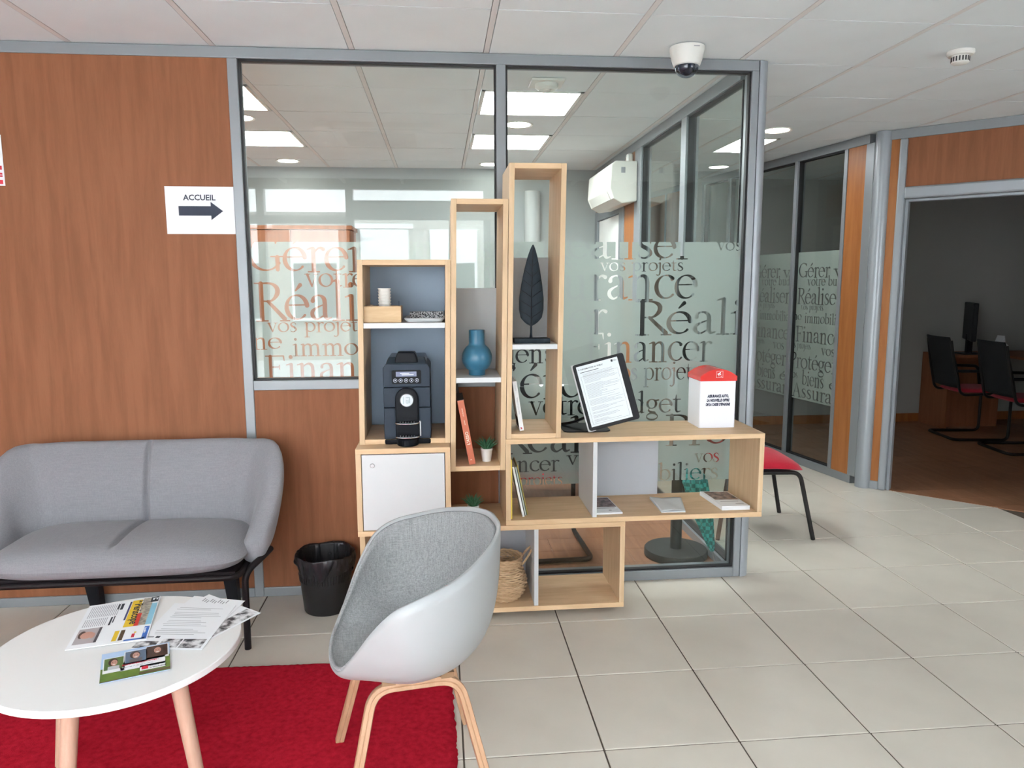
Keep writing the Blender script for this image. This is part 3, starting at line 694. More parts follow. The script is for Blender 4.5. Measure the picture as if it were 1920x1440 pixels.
# cabinet with the white door
t = thing('door_cabinet', 'oak cabinet with a white locked door below the coffee machine', 'cabinet', (-.16, 3.2, .4325), group=None)
yf = 3.012; x0, x1, z0, z1 = -.36, .031, .4325, .8075
obj('top_board', MB().box(x0, x1, yf, YB, z1 - TH, z1), M_OAK, parent=t, bevel=.0012)
obj('bottom_board', MB().box(x0, x1, yf, YB, z0, z0 + TH), M_OAK, parent=t, bevel=.0012)
for a in (x0, x1 - TH): obj('side_board', MB().box(a, a + TH, yf + .001, YB, z0 + TH, z1 - TH), M_OAKV, parent=t, bevel=.0012)
obj('back_board', MB().box(x0 + TH, x1 - TH, YB - .012, YB - .002, z0 + TH, z1 - TH), M_BACK, parent=t)
d = obj('door', MB().box(x0 + TH + .003, x1 - TH - .003, yf + .003, yf + .021, z0 + TH + .003, z1 - TH - .004), M_WHITE, parent=t, bevel=.0012)
lk = MB().lathe([(.0095, 0), (.0095, .005), (.007, .008), (.001, .008)], (-.292, yf + .004, .737), 20, axis='y'); obj('lock', lk, M_STEEL, parent=d, smooth=True)
obj('keyhole', MB().box(-.293, -.291, yf - .0047, yf - .0042, .734, .740), M_INK, parent=d)

# ================================================================== THINGS ON THE SHELF
# wooden tray box with cups and stirrers
t = thing('wooden_caddy', 'small bamboo box on the white shelf above the coffee machine', 'box', (-.243, 3.19, 1.3225))
M_BAMB = wood('bamboo', (.62, .43, .235), (.52, .34, .17), stretch=(1, 9, 9), scale=6)
bx = (-.322, -.165, 3.125, 3.255); zb = 1.3226
obj('front_panel', MB().box(bx[0], bx[1], bx[2], bx[2] + .007, zb, zb + .068), M_BAMB, parent=t, bevel=.001)
obj('back_panel', MB().box(bx[0], bx[1], bx[3] - .007, bx[3], zb, zb + .068), M_BAMB, parent=t, bevel=.001)
for a in (bx[0], bx[1] - .007): obj('side_panel', MB().box(a, a + .007, bx[2] + .007, bx[3] - .007, zb, zb + .068), M_BAMB, parent=t)
obj('base_panel', MB().box(bx[0] + .007, bx[1] - .007, bx[2] + .007, bx[3] - .007, zb, zb + .006), M_BAMB, parent=t)
obj('divider', MB().box(-.285, -.280, bx[2] + .007, bx[3] - .007, zb + .006, zb + .055), M_BAMB, parent=t)
M_CUP = mat('white_paper_cup', (.78, .75, .70), .6)
for q in range(9):
    z = zb + .008 + q * .0125
    c = obj('paper_cup', MB().lathe([(.019, 0), (.026, .030), (.0278, .031), (.0278, .0345), (.0255, .0345), (.0185, .003), (.001, .003)], (0, 0, 0), 28, cap=False), M_CUP, smooth=True, loc=(0, 0, 0)) if q == 0 else c0.copy()
    if q == 0: c0 = c
    else: COL.objects.link(c)
    c.location = (-.237, 3.195, z)
    tag(c, ('white paper cup at the bottom of the stack in the bamboo box' if q == 0 else 'topmost white paper cup of the stack in the bamboo box' if q == 8 else '%s white paper cup from the top of the stack in the bamboo box' % ('eighth', 'seventh', 'sixth', 'fifth', 'fourth', 'third', 'second')[q - 1]), 'cup', 'stacked paper cups')
M_STICK = mat('pale_sugar_paper', (.70, .50, .36), .7)
for q, (x, y, dx, a) in enumerate(((-.31, 3.15, -.016, 0), (-.300, 3.17, .01, 1), (-.291, 3.15, .008, 2))):
    o = obj('sugar_stick', MB().tube([(x + dx, y, 1.395 + .008 * (q == 0)), (x - .004, y + .01, 1.36), (x + .004, y + .02, zb + .008)], .0042, 8), M_STICK, smooth=True)
    tag(o, ('pale sugar stick leaning against the left end of the bamboo box', 'pale sugar stick in the middle of the three in the bamboo box', 'pale sugar stick closest to the paper cups in the bamboo box')[q], 'sugar stick', 'sugar sticks in the bamboo box')
o = obj('stirrer', MB().box(-.180, -.1775, 3.236, 3.238, zb + .007, 1.4095), mat('dark_blue_plastic', (.06, .09, .14)), label=None); tag(o, 'thin dark stirrer standing upright in the bamboo box', 'stirrer')
# tray
t = thing('serving_tray', 'white tray with a black speckled pattern beside the bamboo box', 'tray', (-.065, 3.25, 1.3225))
tr = rrect(-.155, .018, 3.12, 3.385, .02); bt = rrect(-.142, .005, 3.133, 3.372, .015); rm = rrect(-.150, .013, 3.125, 3.38, .018)
n = len(tr); m_ = MB(); vs = [(u, v, 1.3230) for u, v in bt] + [(u, v, 1.3395) for u, v in tr] + [(u, v, 1.3405) for u, v in rm] + [(u, v, 1.3270) for u, v in bt]
fs = [tuple(range(n - 1, -1, -1))]
for L in range(3):
    for i in range(n): fs.append((L * n + i, L * n + (i + 1) % n, (L + 1) * n + (i + 1) % n, (L + 1) * n + i))
fs.append(tuple(3 * n + i for i in range(n))); m_.add(vs, fs); obj('tray_dish', m_, M_WHITE, parent=t)
M_SPECK = mat('black_white_pattern', (.015, .02, .03), .5, c2=(.7, .72, .74), nscale=170)
_r = M_SPECK.node_tree.nodes['Map Range']; _r.inputs[1].default_value = .47; _r.inputs[2].default_value = .53
obj('patterned_mat', MB().prism(rrect(-.139, .002, 3.136, 3.37, .014), XY, 1.3272, 1.3280), M_SPECK, parent=t)
o = obj('napkin_pile', MB().box(-.138, .012, 3.36, 3.409, 1.3232, 1.358), M_SPECK); tag(o, 'black and white speckled packet leaning behind the tray', 'packet')

# coffee machine
M_CM = mat('dark_slate_plastic', (.026, .038, .056), .5, spec=.2, noise=.06, nscale=30, bump=.12, bscale=600)
M_CMB = mat('gloss_black', (.006, .007, .010), .3, spec=.08)
ox, oy, oz = -.1465, 3.075, .8085
t = thing('coffee_machine', 'dark slate coffee machine with a chrome disc, in the oak box', 'coffee machine', (ox, oy + .13, oz))
def cb(n, a, b, c, d, e, f, m=M_CM, bev=.004, par=None, seg=3): return obj(n, MB().box(ox + a, ox + b, oy + c, oy + d, oz + e, oz + f), m, parent=par or t, bevel=bev, seg=seg)
cb('base', -.097, .097, .012, .26, .0, .022, M_CMB, .006)
cb('lower_body', -.098, .098, .010, .262, .0235, .157)
cb('middle_body', -.098, .098, .010, .262, .1585, .243)
ft = [(-.098, .2445), (.098, .2445), (.098, .325), (.086, .343), (-.086, .343), (-.098, .325)]
up = MB().prism([(ox + u, oz + v) for u, v in ft], XZ, oy + .010, oy + .262); obj('upper_body', up, M_CM, parent=t, bevel=.004, seg=3)
tp = MB(); P_ = [[(-.086, .012), (.086, .012), (.086, .258), (-.086, .258)], [(-.076, .06), (.076, .06), (.076, .25), (-.076, .25)]]
tp.add([(ox + u, oy + v, oz + .343) for u, v in P_[0]] + [(ox + u, oy + v, oz + .368) for u, v in P_[1]], [(3, 2, 1, 0), (4, 5, 6, 7)] + [(i, (i + 1) % 4, 4 + (i + 1) % 4, 4 + i) for i in range(4)])
obj('water_tank', tp, mat('smoked_tank', (.035, .048, .06), .25, spec=.3), parent=t, bevel=.006, seg=3)
lv = [(-.048, .343), (.048, .343), (.048, .360), (.036, .391), (-.036, .391), (-.048, .360)]
obj('lid_lever', MB().prism([(ox + u, oz + v) for u, v in lv], XZ, oy + .02, oy + .09), M_CMB, parent=t, bevel=.006, seg=3)
dp = obj('display', MB().prism(rrect(ox - .061, ox + .061, oz + .259, oz + .317, .006), XZ, oy + .010, oy + .006), M_CMB, parent=t)
obj('screen', MB().box(ox - .044, ox + .042, oy + .0052, oy + .006, oz + .290, oz + .311), mat('lcd_screen', (.10, .12, .22), .2), parent=dp)
lt = MB(); 
for a, b, c in ((-.026, .012, .303), (-.02, .03, .2965)): lt.box(ox + a, ox + b, oy + .0048, oy + .0052, oz + c, oz + c + .0025)
obj('screen_text', lt, mat('pale_print', (.6, .65, .75)), parent=dp)
bt_ = MB()
for q in range(5): bt_.lathe([(.0068, 0), (.0082, 0), (.0082, .0012), (.0068, .0012)], (ox - .047 + q * .0225, oy + .006, oz + .274), 20, cap=False, axis='y'); bt_.box(ox - .0495 + q * .0225, ox - .0445 + q * .0225, oy + .005, oy + .006, oz + .272, oz + .2765)
obj('button_ring', bt_, mat('pale_print', (.6, .65, .75)), parent=dp)
sp = [(-.049, .025), (.049, .025)] + [(.049 * cos(radians(a)), .196 + .049 * sin(radians(a))) for a in range(0, 181, 12)]
obj('brew_column', MB().prism([(ox + u, oz + v) for u, v in sp], XZ, oy + .012, oy - .010), M_CMB, parent=t, bevel=.006, seg=3)
ds = obj('emblem_disc', MB().lathe([(.029, 0), (.029, .006), (.026, .009), (.001, .009)], (ox, oy - .010, oz + .193), 36, cap=False, axis='y'), mat('satin_chrome', (.27, .28, .29), .35, metal=1), parent=t, smooth=True)
em = MB()
for a, b, c, d in ((-.015, -.012, -.016, .016), (-.004, .014, .010, .013), (.011, .014, -.012, .012)): em.box(ox + a, ox + b, oy - .0196, oy - .019, oz + .193 + c, oz + .193 + d)
for q in range(3):
    z = oz + .193 - .004 - .005 * q
    em.prism([(ox - .004, z + .004), (ox + .002, z), (ox + .010, z + .005), (ox + .010, z + .0075), (ox + .002, z + .0025), (ox - .004, z + .0065)], XZ, oy - .0196, oy - .019)
obj('emblem', em, mat('dark_steel', (.12, .15, .16), .3, metal=.8), parent=ds)
for zz, nm in ((.103, 'upper_grid'), (.044, 'lower_grid')):
    rim = []
    for a in range(181, 360, 12): rim.append((ox + .05 * cos(radians(a)), oy - .010 + .036 * sin(radians(a)), oz + zz - .006))
    g = MB().tube(rim, .0032, 8); obj('grid_rim', g, M_CHROME, parent=t, smooth=True)
    pl = MB().prism([(ox + .046 * cos(radians(a)), oy - .010 + .033 * sin(radians(a))) for a in range(180, 361, 12)], XY, oz + zz - .009, oz + zz - .005); obj('drip_plate', pl, M_CMB, parent=t)
    g = MB()
    for q in range(6): g.box(ox - .031 + q * .0115, ox - .027 + q * .0115, oy - .033 + abs(q - 2.5) * .004, oy - .0105, oz + zz - .004, oz + zz - .0015)
    obj('grid_bar', g, M_STEEL, parent=t)
obj('drip_tray', MB().prism([(ox + .045 * cos(radians(a)), oy + .005 + .05 * sin(radians(a))) for a in range(180, 361, 12)], XY, oz, oz + .030), M_CMB, parent=t, bevel=.003)
obj('steam_lever', MB().box(ox + .051, ox + .057, oy - .002, oy + .006, oz + .036, oz + .102).box(ox + .040, ox + .057, oy - .002, oy + .006, oz + .096, oz + .102), M_STEEL, parent=t, bevel=.002)

# vase
vp = [(.001, 0), (.034, 0), (.036, .004), (.036, .018), (.039, .026)] + [(.0665 * cos(radians(a)), .0755 + .0665 * sin(radians(a))) for a in range(-48, 59, 8)] + [(.0355, .134), (.0345, .140), (.0345, .194), (.0335, .196), (.0315, .194), (.0315, .14), (.04, .12), (.03, .03), (.001, .02)]
o = obj('vase', MB().lathe(vp, (.155, 3.195, 1.0876), 48, cap=False), mat('petrol_blue_glaze', (.030, .135, .225), .32, noise=.04, nscale=20), smooth=True, loc=(.155, 3.195, 1.0876))
tag(o, 'petrol blue round bellied vase with a straight neck', 'vase')
# leaf sculpture
t = thing('leaf_sculpture', 'black wooden leaf sculpture on a flat rectangular base', 'sculpture', (.392, 3.18, 1.2267))
M_LEAF = mat('blackened_wood', (.013, .022, .031), .55, spec=.2, noise=.25, nscale=60)
obj('base', MB().box(.314, .470, 3.14, 3.22, 1.2268, 1.2475), M_LEAF, parent=t, bevel=.0015)
obj('stem', MB().tube([(.391, 3.18, 1.2475), (.392, 3.18, 1.27), (.392, 3.18, 1.305)], .0055, 10, [1.3, .9, .8]), M_LEAF, parent=t, smooth=True)
hw = [(1.300, .004), (1.312, .026), (1.335, .046), (1.37, .0535), (1.42, .0535), (1.48, .0455), (1.54, .0345), (1.60, .0205), (1.635, .009), (1.648, .002)]
zz = np.linspace(1.300, 1.648, 40); ww = np.interp(zz, [a for a, _ in hw], [b for _, b in hw])
ctr = lambda z: .392 + .008 * ((z - 1.3) / .35) ** 2
def leaf(u, v):
    k = v * 39; z = float(np.interp(k, range(40), zz)); w = float(np.interp(k, range(40), ww)); a = 2 * pi * u
    return (ctr(z) + w * cos(a), 3.18 + .008 * sin(a) * (1 - .55 * abs(cos(a)) ** 4), z)
obj('blade', MB().grid(leaf, 28, 40, True), M_LEAF, parent=t, smooth=True)
vn = MB().tube([(ctr(z), 3.1715, z) for z in zz[1:-1]], .0022, 6)
for side in (1, -1):
    for z in np.arange(1.335, 1.60, .044):
        w = float(np.interp(min(z + .03, 1.64), zz, ww)) * .93
        vn.tube([(ctr(z), 3.1712, z), (ctr(z) + side * w * .5, 3.1725, z + .017 * min(1, w / .035)), (ctr(z) + side * w, 3.1765, z + .032 * min(1, w / .035))], .0016, 5)
obj('vein', vn, mat('leaf_groove', (.004, .005, .007), .8), parent=t, smooth=True)

# succulents in white pots
M_GREEN = mat('succulent_green', (.045, .17, .075), .5, noise=.35, nscale=40)
def succulent(x, y, z, label):
    t = thing('potted_succulent', label, 'plant', (x, y, z), group='small potted succulents on the shelf')
    obj('pot', MB().lathe([(.001, 0), (.0195, 0), (.0265, .052), (.0275, .053), (.0275, .058), (.0235, .058), (.0225, .048), (.001, .048)], (x, y, z), 28, cap=False), mat('white_ceramic', (.80, .80, .78), .35), parent=t, smooth=True)
    rng = random.Random(3)
    for q in range(22):
        a = 2.4 * q; el = radians(87 - 1.9 * q); L = .056 + .020 * rng.random(); m_ = MB(); pts = []
        for s in range(6):
            f = s / 5; bend = el - .25 * f; pts.append((x + cos(a) * (.005 + L * f * cos(bend)), y + sin(a) * (.005 + L * f * cos(bend)), z + .047 + L * f * sin(bend)))
        m_.tube(pts, .0042, 6, [.8, 1, .95, .75, .45, .06]); obj('leaf', m_, M_GREEN, parent=t, smooth=True)
succulent(.193, 3.178, .7045, 'small green succulent in a white pot beside the terracotta book')
succulent(.133, 3.22, .4325, 'small green succulent in a white pot half hidden behind the armchair')

# books and magazines
def book(name, label, cat, w, h, d, m, par=None, group=None, pages=True, covers=.0015):
    """upright book, spine towards -y, local x = thickness, z = height, y = depth"""
    t = thing(name, label, cat, (0, 0, 0), group=group)
    if pages:
        obj('page_block', MB().box(-w / 2 + covers, w / 2 - covers, .003, d - .003, .003, h - .003), M_PAPER, parent=t)
    c = MB().box(-w / 2, w / 2, 0, .002, 0, h).box(-w / 2, -w / 2 + covers, .002, d, 0, h).box(w / 2 - covers, w / 2, .002, d, 0, h)
    obj('cover', c, m, parent=t, bevel=.0006); return t
def place(t, x, y, z, lean=0, yaw=0):
    t.rotation_mode = 'XYZ'; t.rotation_euler = (0, lean, yaw); t.location = (x, y, z)
def spine_text(t, s, size, m, z, h=None, x=0, up=False, sx=1.0, weight=0):
    R_ = Matrix.Translation((x, -.0003, z)) @ Matrix.Rotation(radians(90), 4, 'X') @ Matrix.Rotation(radians(90 if up else -90), 4, 'Z') @ Matrix.Translation((0, -size * .35, 0))
    text('spine_lettering', s, size, m, t, None, mat3=R_, sx=sx, weight=weight)
M_TERRA = mat('terracotta_cover', (.50, .13, .065), .45)
t = book('book', 'terracotta orange book leaning in the narrow oak box beside a succulent', 'book', .028, .285, .20, M_TERRA)
obj('dark_band', MB().box(-.0142, .0142, -.0004, .20, .2855, .287), mat('charcoal_cover', (.03, .03, .035)), parent=t)
spine_text(t, "L'ASSO", .019, mat('cream_print', (.8, .72, .6)), .088, up=True, weight=.0003)
spine_text(t, 'LES AUTEURS', .006, mat('cream_print', (.8, .72, .6)), .215, up=True); spine_text(t, 'ROMAN', .006, mat('cream_print', (.8, .72, .6)), .176, up=True)
text('lettering', 'M', .009, mat('cream_print', (.8, .72, .6)), t, None, mat3=Matrix.Translation((-.005, -.0003, .018)) @ Matrix.Rotation(radians(90), 4, 'X'))
place(t, .127, 3.105, .7082, lean=radians(-9.8))
t = book('book', 'black book standing behind the terracotta book against the oak side', 'book', .012, .330, .10, mat('charcoal_cover', (.03, .03, .035), .4)); place(t, .1155, 3.308, .7062, lean=radians(-8.6))
t = book('book', 'white paperback leaning at the left inside the tall oak box', 'book', .019, .222, .15, mat('white_cover', (.80, .79, .79), .4))
spine_text(t, 'TITRES ET CITOYENS', .0085, M_GREYINK, .150, sx=.95); spine_text(t, 'COLLECTIF', .005, M_GREYINK, .205)
text('lettering', '»', .016, M_RED, t, None, mat3=Matrix.Translation((-.0045, -.0003, .008)) @ Matrix.Rotation(radians(90), 4, 'X'), weight=.0006)
obj('cover_print', MB().box(-.0099, -.0095, .01, .12, .01, .06), M_INK, parent=t)
obj('cover_text', MB().box(-.0099, -.0095, .03, .036, .09, .19).box(-.0099, -.0095, .045, .049, .09, .17), M_GREYINK, parent=t)
place(t, .3475, 3.15, .8422, lean=radians(-8.5))
M_YEL = mat('yellow_cover', (.72, .52, .06), .45)
MG = [('tall yellow edged magazine flat against the left side of the long oak box', .006, .268, .21, M_YEL, .2962, 3.105, 0),
      ('white and yellow spined brochure, front one of the leaning brochures', .009, .232, .16, mat('white_cover', (.8, .79, .79)), .3520, 3.128, -11.5),
      ('black leaning brochure, second of the leaning brochures', .004, .228, .16, mat('charcoal_cover', (.03, .03, .035)), .3592, 3.140, -11.5),
      ('pale green leaning brochure, third of the leaning brochures', .005, .226, .16, mat('pale_green_cover', (.52, .58, .50), .5), .3643, 3.145, -11.5),
      ('thin black brochure, fourth of the leaning brochures', .003, .228, .16, mat('charcoal_cover', (.03, .03, .035)), .3690, 3.15, -11.5),
      ('olive yellow brochure, last on the right of the leaning brochures', .004, .234, .16, mat('olive_cover', (.40, .32, .06), .5), .3732, 3.152, -11.5)]
for q, (l, w, h, d, m, x, y, a) in enumerate(MG):
    t = book('brochure', l, 'brochure', w, h, d, m, group='brochures standing in the long oak box', covers=.0008); place(t, x, y, .4565 + .0015 * (q > 0), lean=radians(a))
    if q == 1: obj('spine_band', MB().box(-.0045, .0045, -.0006, 0, .018, .165), M_YEL, parent=t); text('lettering', '•', .012, M_INK, t, None, mat3=Matrix.Translation((-.0035, -.0005, .004)) @ Matrix.Rotation(radians(90), 4, 'X'))
# flat piles on the long box
def flat(name, label, cat, quad, z, th, m=M_PAPER, group=None, sheets=1):
    t = thing(name, label, cat, (quad[0][0], quad[0][1], z), group=group)
    obj('pages', MB().prism(quad, XY, z, z + th), m, parent=t); return t
def lerpq(q, u, v):
    a = np.array(q[0]) * (1 - u) * (1 - v) + np.array(q[1]) * u * (1 - v) + np.array(q[2]) * u * v + np.array(q[3]) * (1 - u) * v
    return a
def pr(t, nm, q, z, rects, m, lift=.0003, flip=False):
    """flat printing: rectangles (u0, v0, u1, v1) in the sheet's own frame"""
    mb = MB()
    for u0, v0, u1, v1 in rects:
        mb.add([(*lerpq(q, u, v), z + lift) for u, v in ((u0, v0), (u1, v0), (u1, v1), (u0, v1))], [(0, 1, 2, 3)])
    return obj(nm, mb, m, parent=t)
zD = .4556
q1 = [(.679, 3.128), (.800, 3.130), (.785, 3.365), (.679, 3.365)]
t = flat('brochure', 'white brochure with a picture of people beside the white divider', 'brochure', q1, zD, .008)
M_PIC = mat('photo_print', (.34, .26, .27), .6, c2=(.05, .045, .05), nscale=45)
M_PIC2 = mat('photo_print_warm', (.45, .30, .24), .6, c2=(.06, .045, .045), nscale=38)
pr(t, 'picture', q1, zD + .008, [(0.02, .35, .97, .97)], M_PIC); pr(t, 'text_line', q1, zD + .008, [(.1, .26, .85, .29), (.55, .12, .66, .16), (.68, .135, .9, .145)], M_GREYINK)
q2 = [(.985, 3.135), (1.080, 3.130), (1.150, 3.33), (.995, 3.335)]
q2 = [(.978, 3.128), (1.088, 3.122), (1.132, 3.32), (.985, 3.345)]
t = flat('envelope_pile', 'crumpled white envelopes lying in the middle of the long box', 'envelopes', q2, zD, .003)
mb = MB().grid(lambda u, v: (*lerpq(q2, u, v), zD + .004 + .006 * abs(sin(3.1 * u + 2 * v)) + .004 * (v < .1) * u), 14, 10); obj('crumpled_sheet', mb, mat('crumpled_paper', (.70, .72, .72), .6), parent=t, smooth=True, solid=.0008)
q3 = [(1.262, 3.13), (1.392, 3.128), (1.375, 3.36), (1.245, 3.375)]
t = flat('catalogue_pile', 'thick white catalogues with a dark photo cover at the right end', 'catalogue', q3, zD, .019)
pr(t, 'picture', q3, zD + .019, [(0.1, .42, .98, .98)], M_PIC2); pr(t, 'text_line', q3, zD + .019, [(.2, .30, .85, .33), (.6, .12, .9, .15)], M_GREYINK)
ed = MB()
for k_ in (.004, .008, .0125, .016): ed.prism([(q3[0][0] - .0003, q3[0][1] - .0003), (q3[1][0] + .0002, q3[1][1] - .0003), (q3[1][0] + .0002, q3[1][1] + .0003), (q3[0][0] - .0003, q3[0][1] + .0003)], XY, zD + k_, zD + k_ + .0006)
obj('page_edges', ed, mat('page_edge_grey', (.45, .45, .46)), parent=t)
# display stand with an information sheet
t = thing('display_tablet', 'tilted black display holder with an information sheet on a black arm', 'display stand', (.74, 3.22, .818))
BL, BR, TL = Vector((.655, 3.175, .826)), Vector((.878, 3.150, .8865)), Vector((.577, 3.215, 1.118))
ex = (BR - BL).normalized(); ez = (TL - BL); ez = (ez - ex * ez.dot(ex)).normalized(); ey = ez.cross(ex)   # ey points away from the viewer
WDT, HGT = (BR - BL).length, (TL - BL).length
FM = Matrix.Translation(BL) @ Matrix((ex, ey, ez)).transposed().to_4x4()
def fpoly(poly, a, b): return MB().prism(poly, lambda u, v, w: tuple(FM @ Vector((u, w, v))), a, b)
obj('frame', fpoly(rrect(0, WDT, 0, HGT, .012), 0, .012), M_BPLAST, parent=t, bevel=.002)
obj('back_tray', fpoly([(-.006, .002), (0.0, -.004), (.03, -.004), (.03, HGT), (-.006, HGT)], .0125, .03), mat('pale_grey_plastic', (.62, .63, .65), .4), parent=t)
sh = obj('sheet', fpoly([(.014, .016), (WDT - .030, .016), (WDT - .030, HGT - .012), (.014, HGT - .012)], -.001, 0), mat('bluish_paper', (.74, .80, .84), .5), parent=t)
ln = MB(); R2 = random.Random(5); v = HGT - .05
def fl_(u0, v0, u1, v1): ln.add([tuple(FM @ Vector((u, -.0013, w))) for u, w in ((u0, v0), (u1, v0), (u1, v1), (u0, v1))], [(0, 1, 2, 3)])
while v > .03:
    fl_(.034, v, .034 + (.06 + .10 * R2.random() if R2.random() > .15 else .14), v + .0011); v -= .0046 if R2.random() > .12 else .010
for a in ((.024, .026, .025, HGT - .06), (.024, .026, WDT - .04, .027), (WDT - .041, .026, WDT - .04, HGT - .06), (.024, HGT - .061, WDT - .04, HGT - .06)): fl_(*a)
obj('text_line', ln, M_GREYINK, parent=sh)
lnb = MB(); ln = lnb
for a in ((.026, HGT - .043, .11, HGT - .0405), (.022, HGT - .029, .026, HGT - .025), (WDT - .062, HGT - .028, WDT - .053, HGT - .018), (WDT - .050, HGT - .026, WDT - .036, HGT - .0245), (WDT - .050, HGT - .022, WDT - .040, HGT - .0205)): fl_(*a)
obj('heading_mark', lnb, M_INK, parent=sh, kind='stuff')
tt = text('heading', 'INFORMATION AU PUBLIC', .0085, M_INK, sh, None, mat3=Matrix.Translation(-origin(sh)) @ FM @ Matrix.Translation((.031, -.0013, HGT - .031)) @ Matrix.Rotation(radians(90), 4, 'X'), weight=.0002)
obj('arm', MB().sweep(rnd([(.56, 3.36, .828), (.60, 3.30, .845), (.66, 3.235, .885), (.69, 3.215, .93)], .05), [(-.014, -.005), (.014, -.005), (.014, .005), (-.014, .005)], up=(.3, -.3, 1)), M_BPLAST, parent=t, bevel=.002)
obj('foot', MB().prism(rrect(.545, .76, 3.20, 3.40, .03), XY, .8180, .8235), M_BPLAST, parent=t, bevel=.001)
# ballot style box with the red lid
t = thing('ballot_box', 'white box with a red domed lid and printed words', 'box', (1.262, 3.31, .818))
x0, x1, y0, y1 = 1.180, 1.350, 3.235, 3.40; zz = 1.040
ob = obj('body', MB().prism(rrect(x0, x1, y0, y1, .008), XY, .8182, zz), mat('white_gloss_plastic', (.90, .91, .97), .3), parent=t)
xs = np.linspace(x0 - .003, x1 + .003, 13); m_ = MB()
arc = [(x, zz + .018 + .034 * (1 - ((x - (x0 + x1) / 2) / ((x1 - x0) / 2 + .003)) ** 2)) for x in xs]
M_LID = mat('red_gloss_plastic', (.66, .025, .02), .25)
obj('lid', MB().prism([(xs[0], zz - .004), (xs[-1], zz - .004)] + arc[::-1], XZ, y0 - .004, y1 + .004), M_LID, parent=t, bevel=.003)
lg = MB(); cx, cz = 1.268, zz + .027; yl = y0 - .0046
for a in ((-.0155, .0155, .0145, .0155), (-.0155, .0155, -.0155, -.0145), (-.0155, -.0145, -.0155, .0155), (.0145, .0155, -.0155, .0155)): lg.box(cx + a[0], cx + a[1], yl - .0003, yl, cz + a[2], cz + a[3])
lg.prism([(cx - .012, cz + .002), (cx - .004, cz + .007), (cx + .006, cz + .012), (cx + .004, cz + .007), (cx - .001, cz + .002), (cx - .004, cz - .010), (cx - .006, cz - .002)], XZ, yl, yl - .0003)
lg.box(cx + .002, cx + .006, yl - .0003, yl, cz - .002, cz + .003).box(cx + .004, cx + .010, yl - .0003, yl, cz - .009, cz - .007)
obj('emblem', lg, M_PAPER, parent=t)
for q, s in enumerate(('ASSURANCE AUTO,', 'LA NOUVELLE OFFRE', "DE LA CAISSE D'EPARGNE")):
    text('lettering', s, .0165, mat('blue_black_ink', (.02, .025, .06), .7), t, (1.2655, y0 - .0005, .961 - .0195 * q), align='CENTER', sx=.60 if q == 2 else .68, weight=.0011, shear=.12)
# wicker basket
t = thing('wicker_basket', 'round seagrass basket with loop handles in the lowest oak box', 'basket', (.272, 3.21, .0552))
bp = crom([(.062, 0), (.088, .03), (.099, .07), (.096, .10), (.082, .135), (.074, .155), (.078, .165), (.082, .20)], 6)
M_WICK = wood('seagrass', (.60, .42, .26), (.40, .26, .14), stretch=(1, 1, 6), scale=14, rough=.85)
bc = (.272, 3.21, .0554); zr = np.array([p[1] for p in bp]); rr_ = np.array([p[0] for p in bp])
def rad(z): return float(np.interp(z, zr, rr_))
obj('base', MB().lathe([(.001, 0), (.062, 0), (.062, .004), (.001, .004)], bc, 32, cap=False), M_WICK, parent=t)
for q in range(22):
    z = .004 + q * .0090; r0 = rad(z)
    ring = [(bc[0] + (r0 + .0022 * sin(a * 15 + q * pi)) * cos(a), bc[1] + (r0 + .0022 * sin(a * 15 + q * pi)) * sin(a), bc[2] + z + .0016 * cos(a * 15 + q * pi)) for a in np.linspace(0, 2 * pi, 91)]
    obj('woven_strand', MB().tube(ring, .0054, 6), M_WICK, parent=t, smooth=True)
for sg in (1, -1):
    xo = bc[0] + sg * .078
    obj('handle', MB().tube(crom([(xo, 3.18, .215), (xo + sg * .02, 3.175, .245), (xo + sg * .05, 3.20, .285), (xo + sg * .05, 3.23, .285), (xo + sg * .02, 3.245, .25), (xo, 3.24, .215)], 6), .0048, 7), M_WICK, parent=t, smooth=True)

# ================================================================== RUG
rx0, rx1, ry0, ry1 = -2.6, .02, .6, 2.775
def rugp(u, v):
    x = rx0 + (rx1 - rx0) * u; y = ry0 + (ry1 - ry0) * v
    y += -.045 * (x + .8) / 1.7 * v; x += .035 * (1 - v)
    e = min(u, 1 - u) * 2.6; f = min(v, 1 - v) * 2.1
    if u in (0, 1): x += random.uniform(-.004, .004)
    if v in (0, 1): y += random.uniform(-.004, .004)
    h = .0135 * min(1, (min(e, f) / .012)) ** .5 if min(e, f) > 0 else .0
    return (x, y, .0015 + h + random.uniform(-.0012, .0012) * (h > 0))
rug_m = mat('red_carpet_pile', (.45, .016, .032), 1, spec=.0, noise=.34, nscale=55, bump=1, bscale=420)
o = obj('rug', MB().grid(rugp, 220, 190), rug_m, smooth='all', loc=(-1.2, 1.7, 0)); tag(o, 'plain red short pile rug under the coffee table and armchair', 'rug')

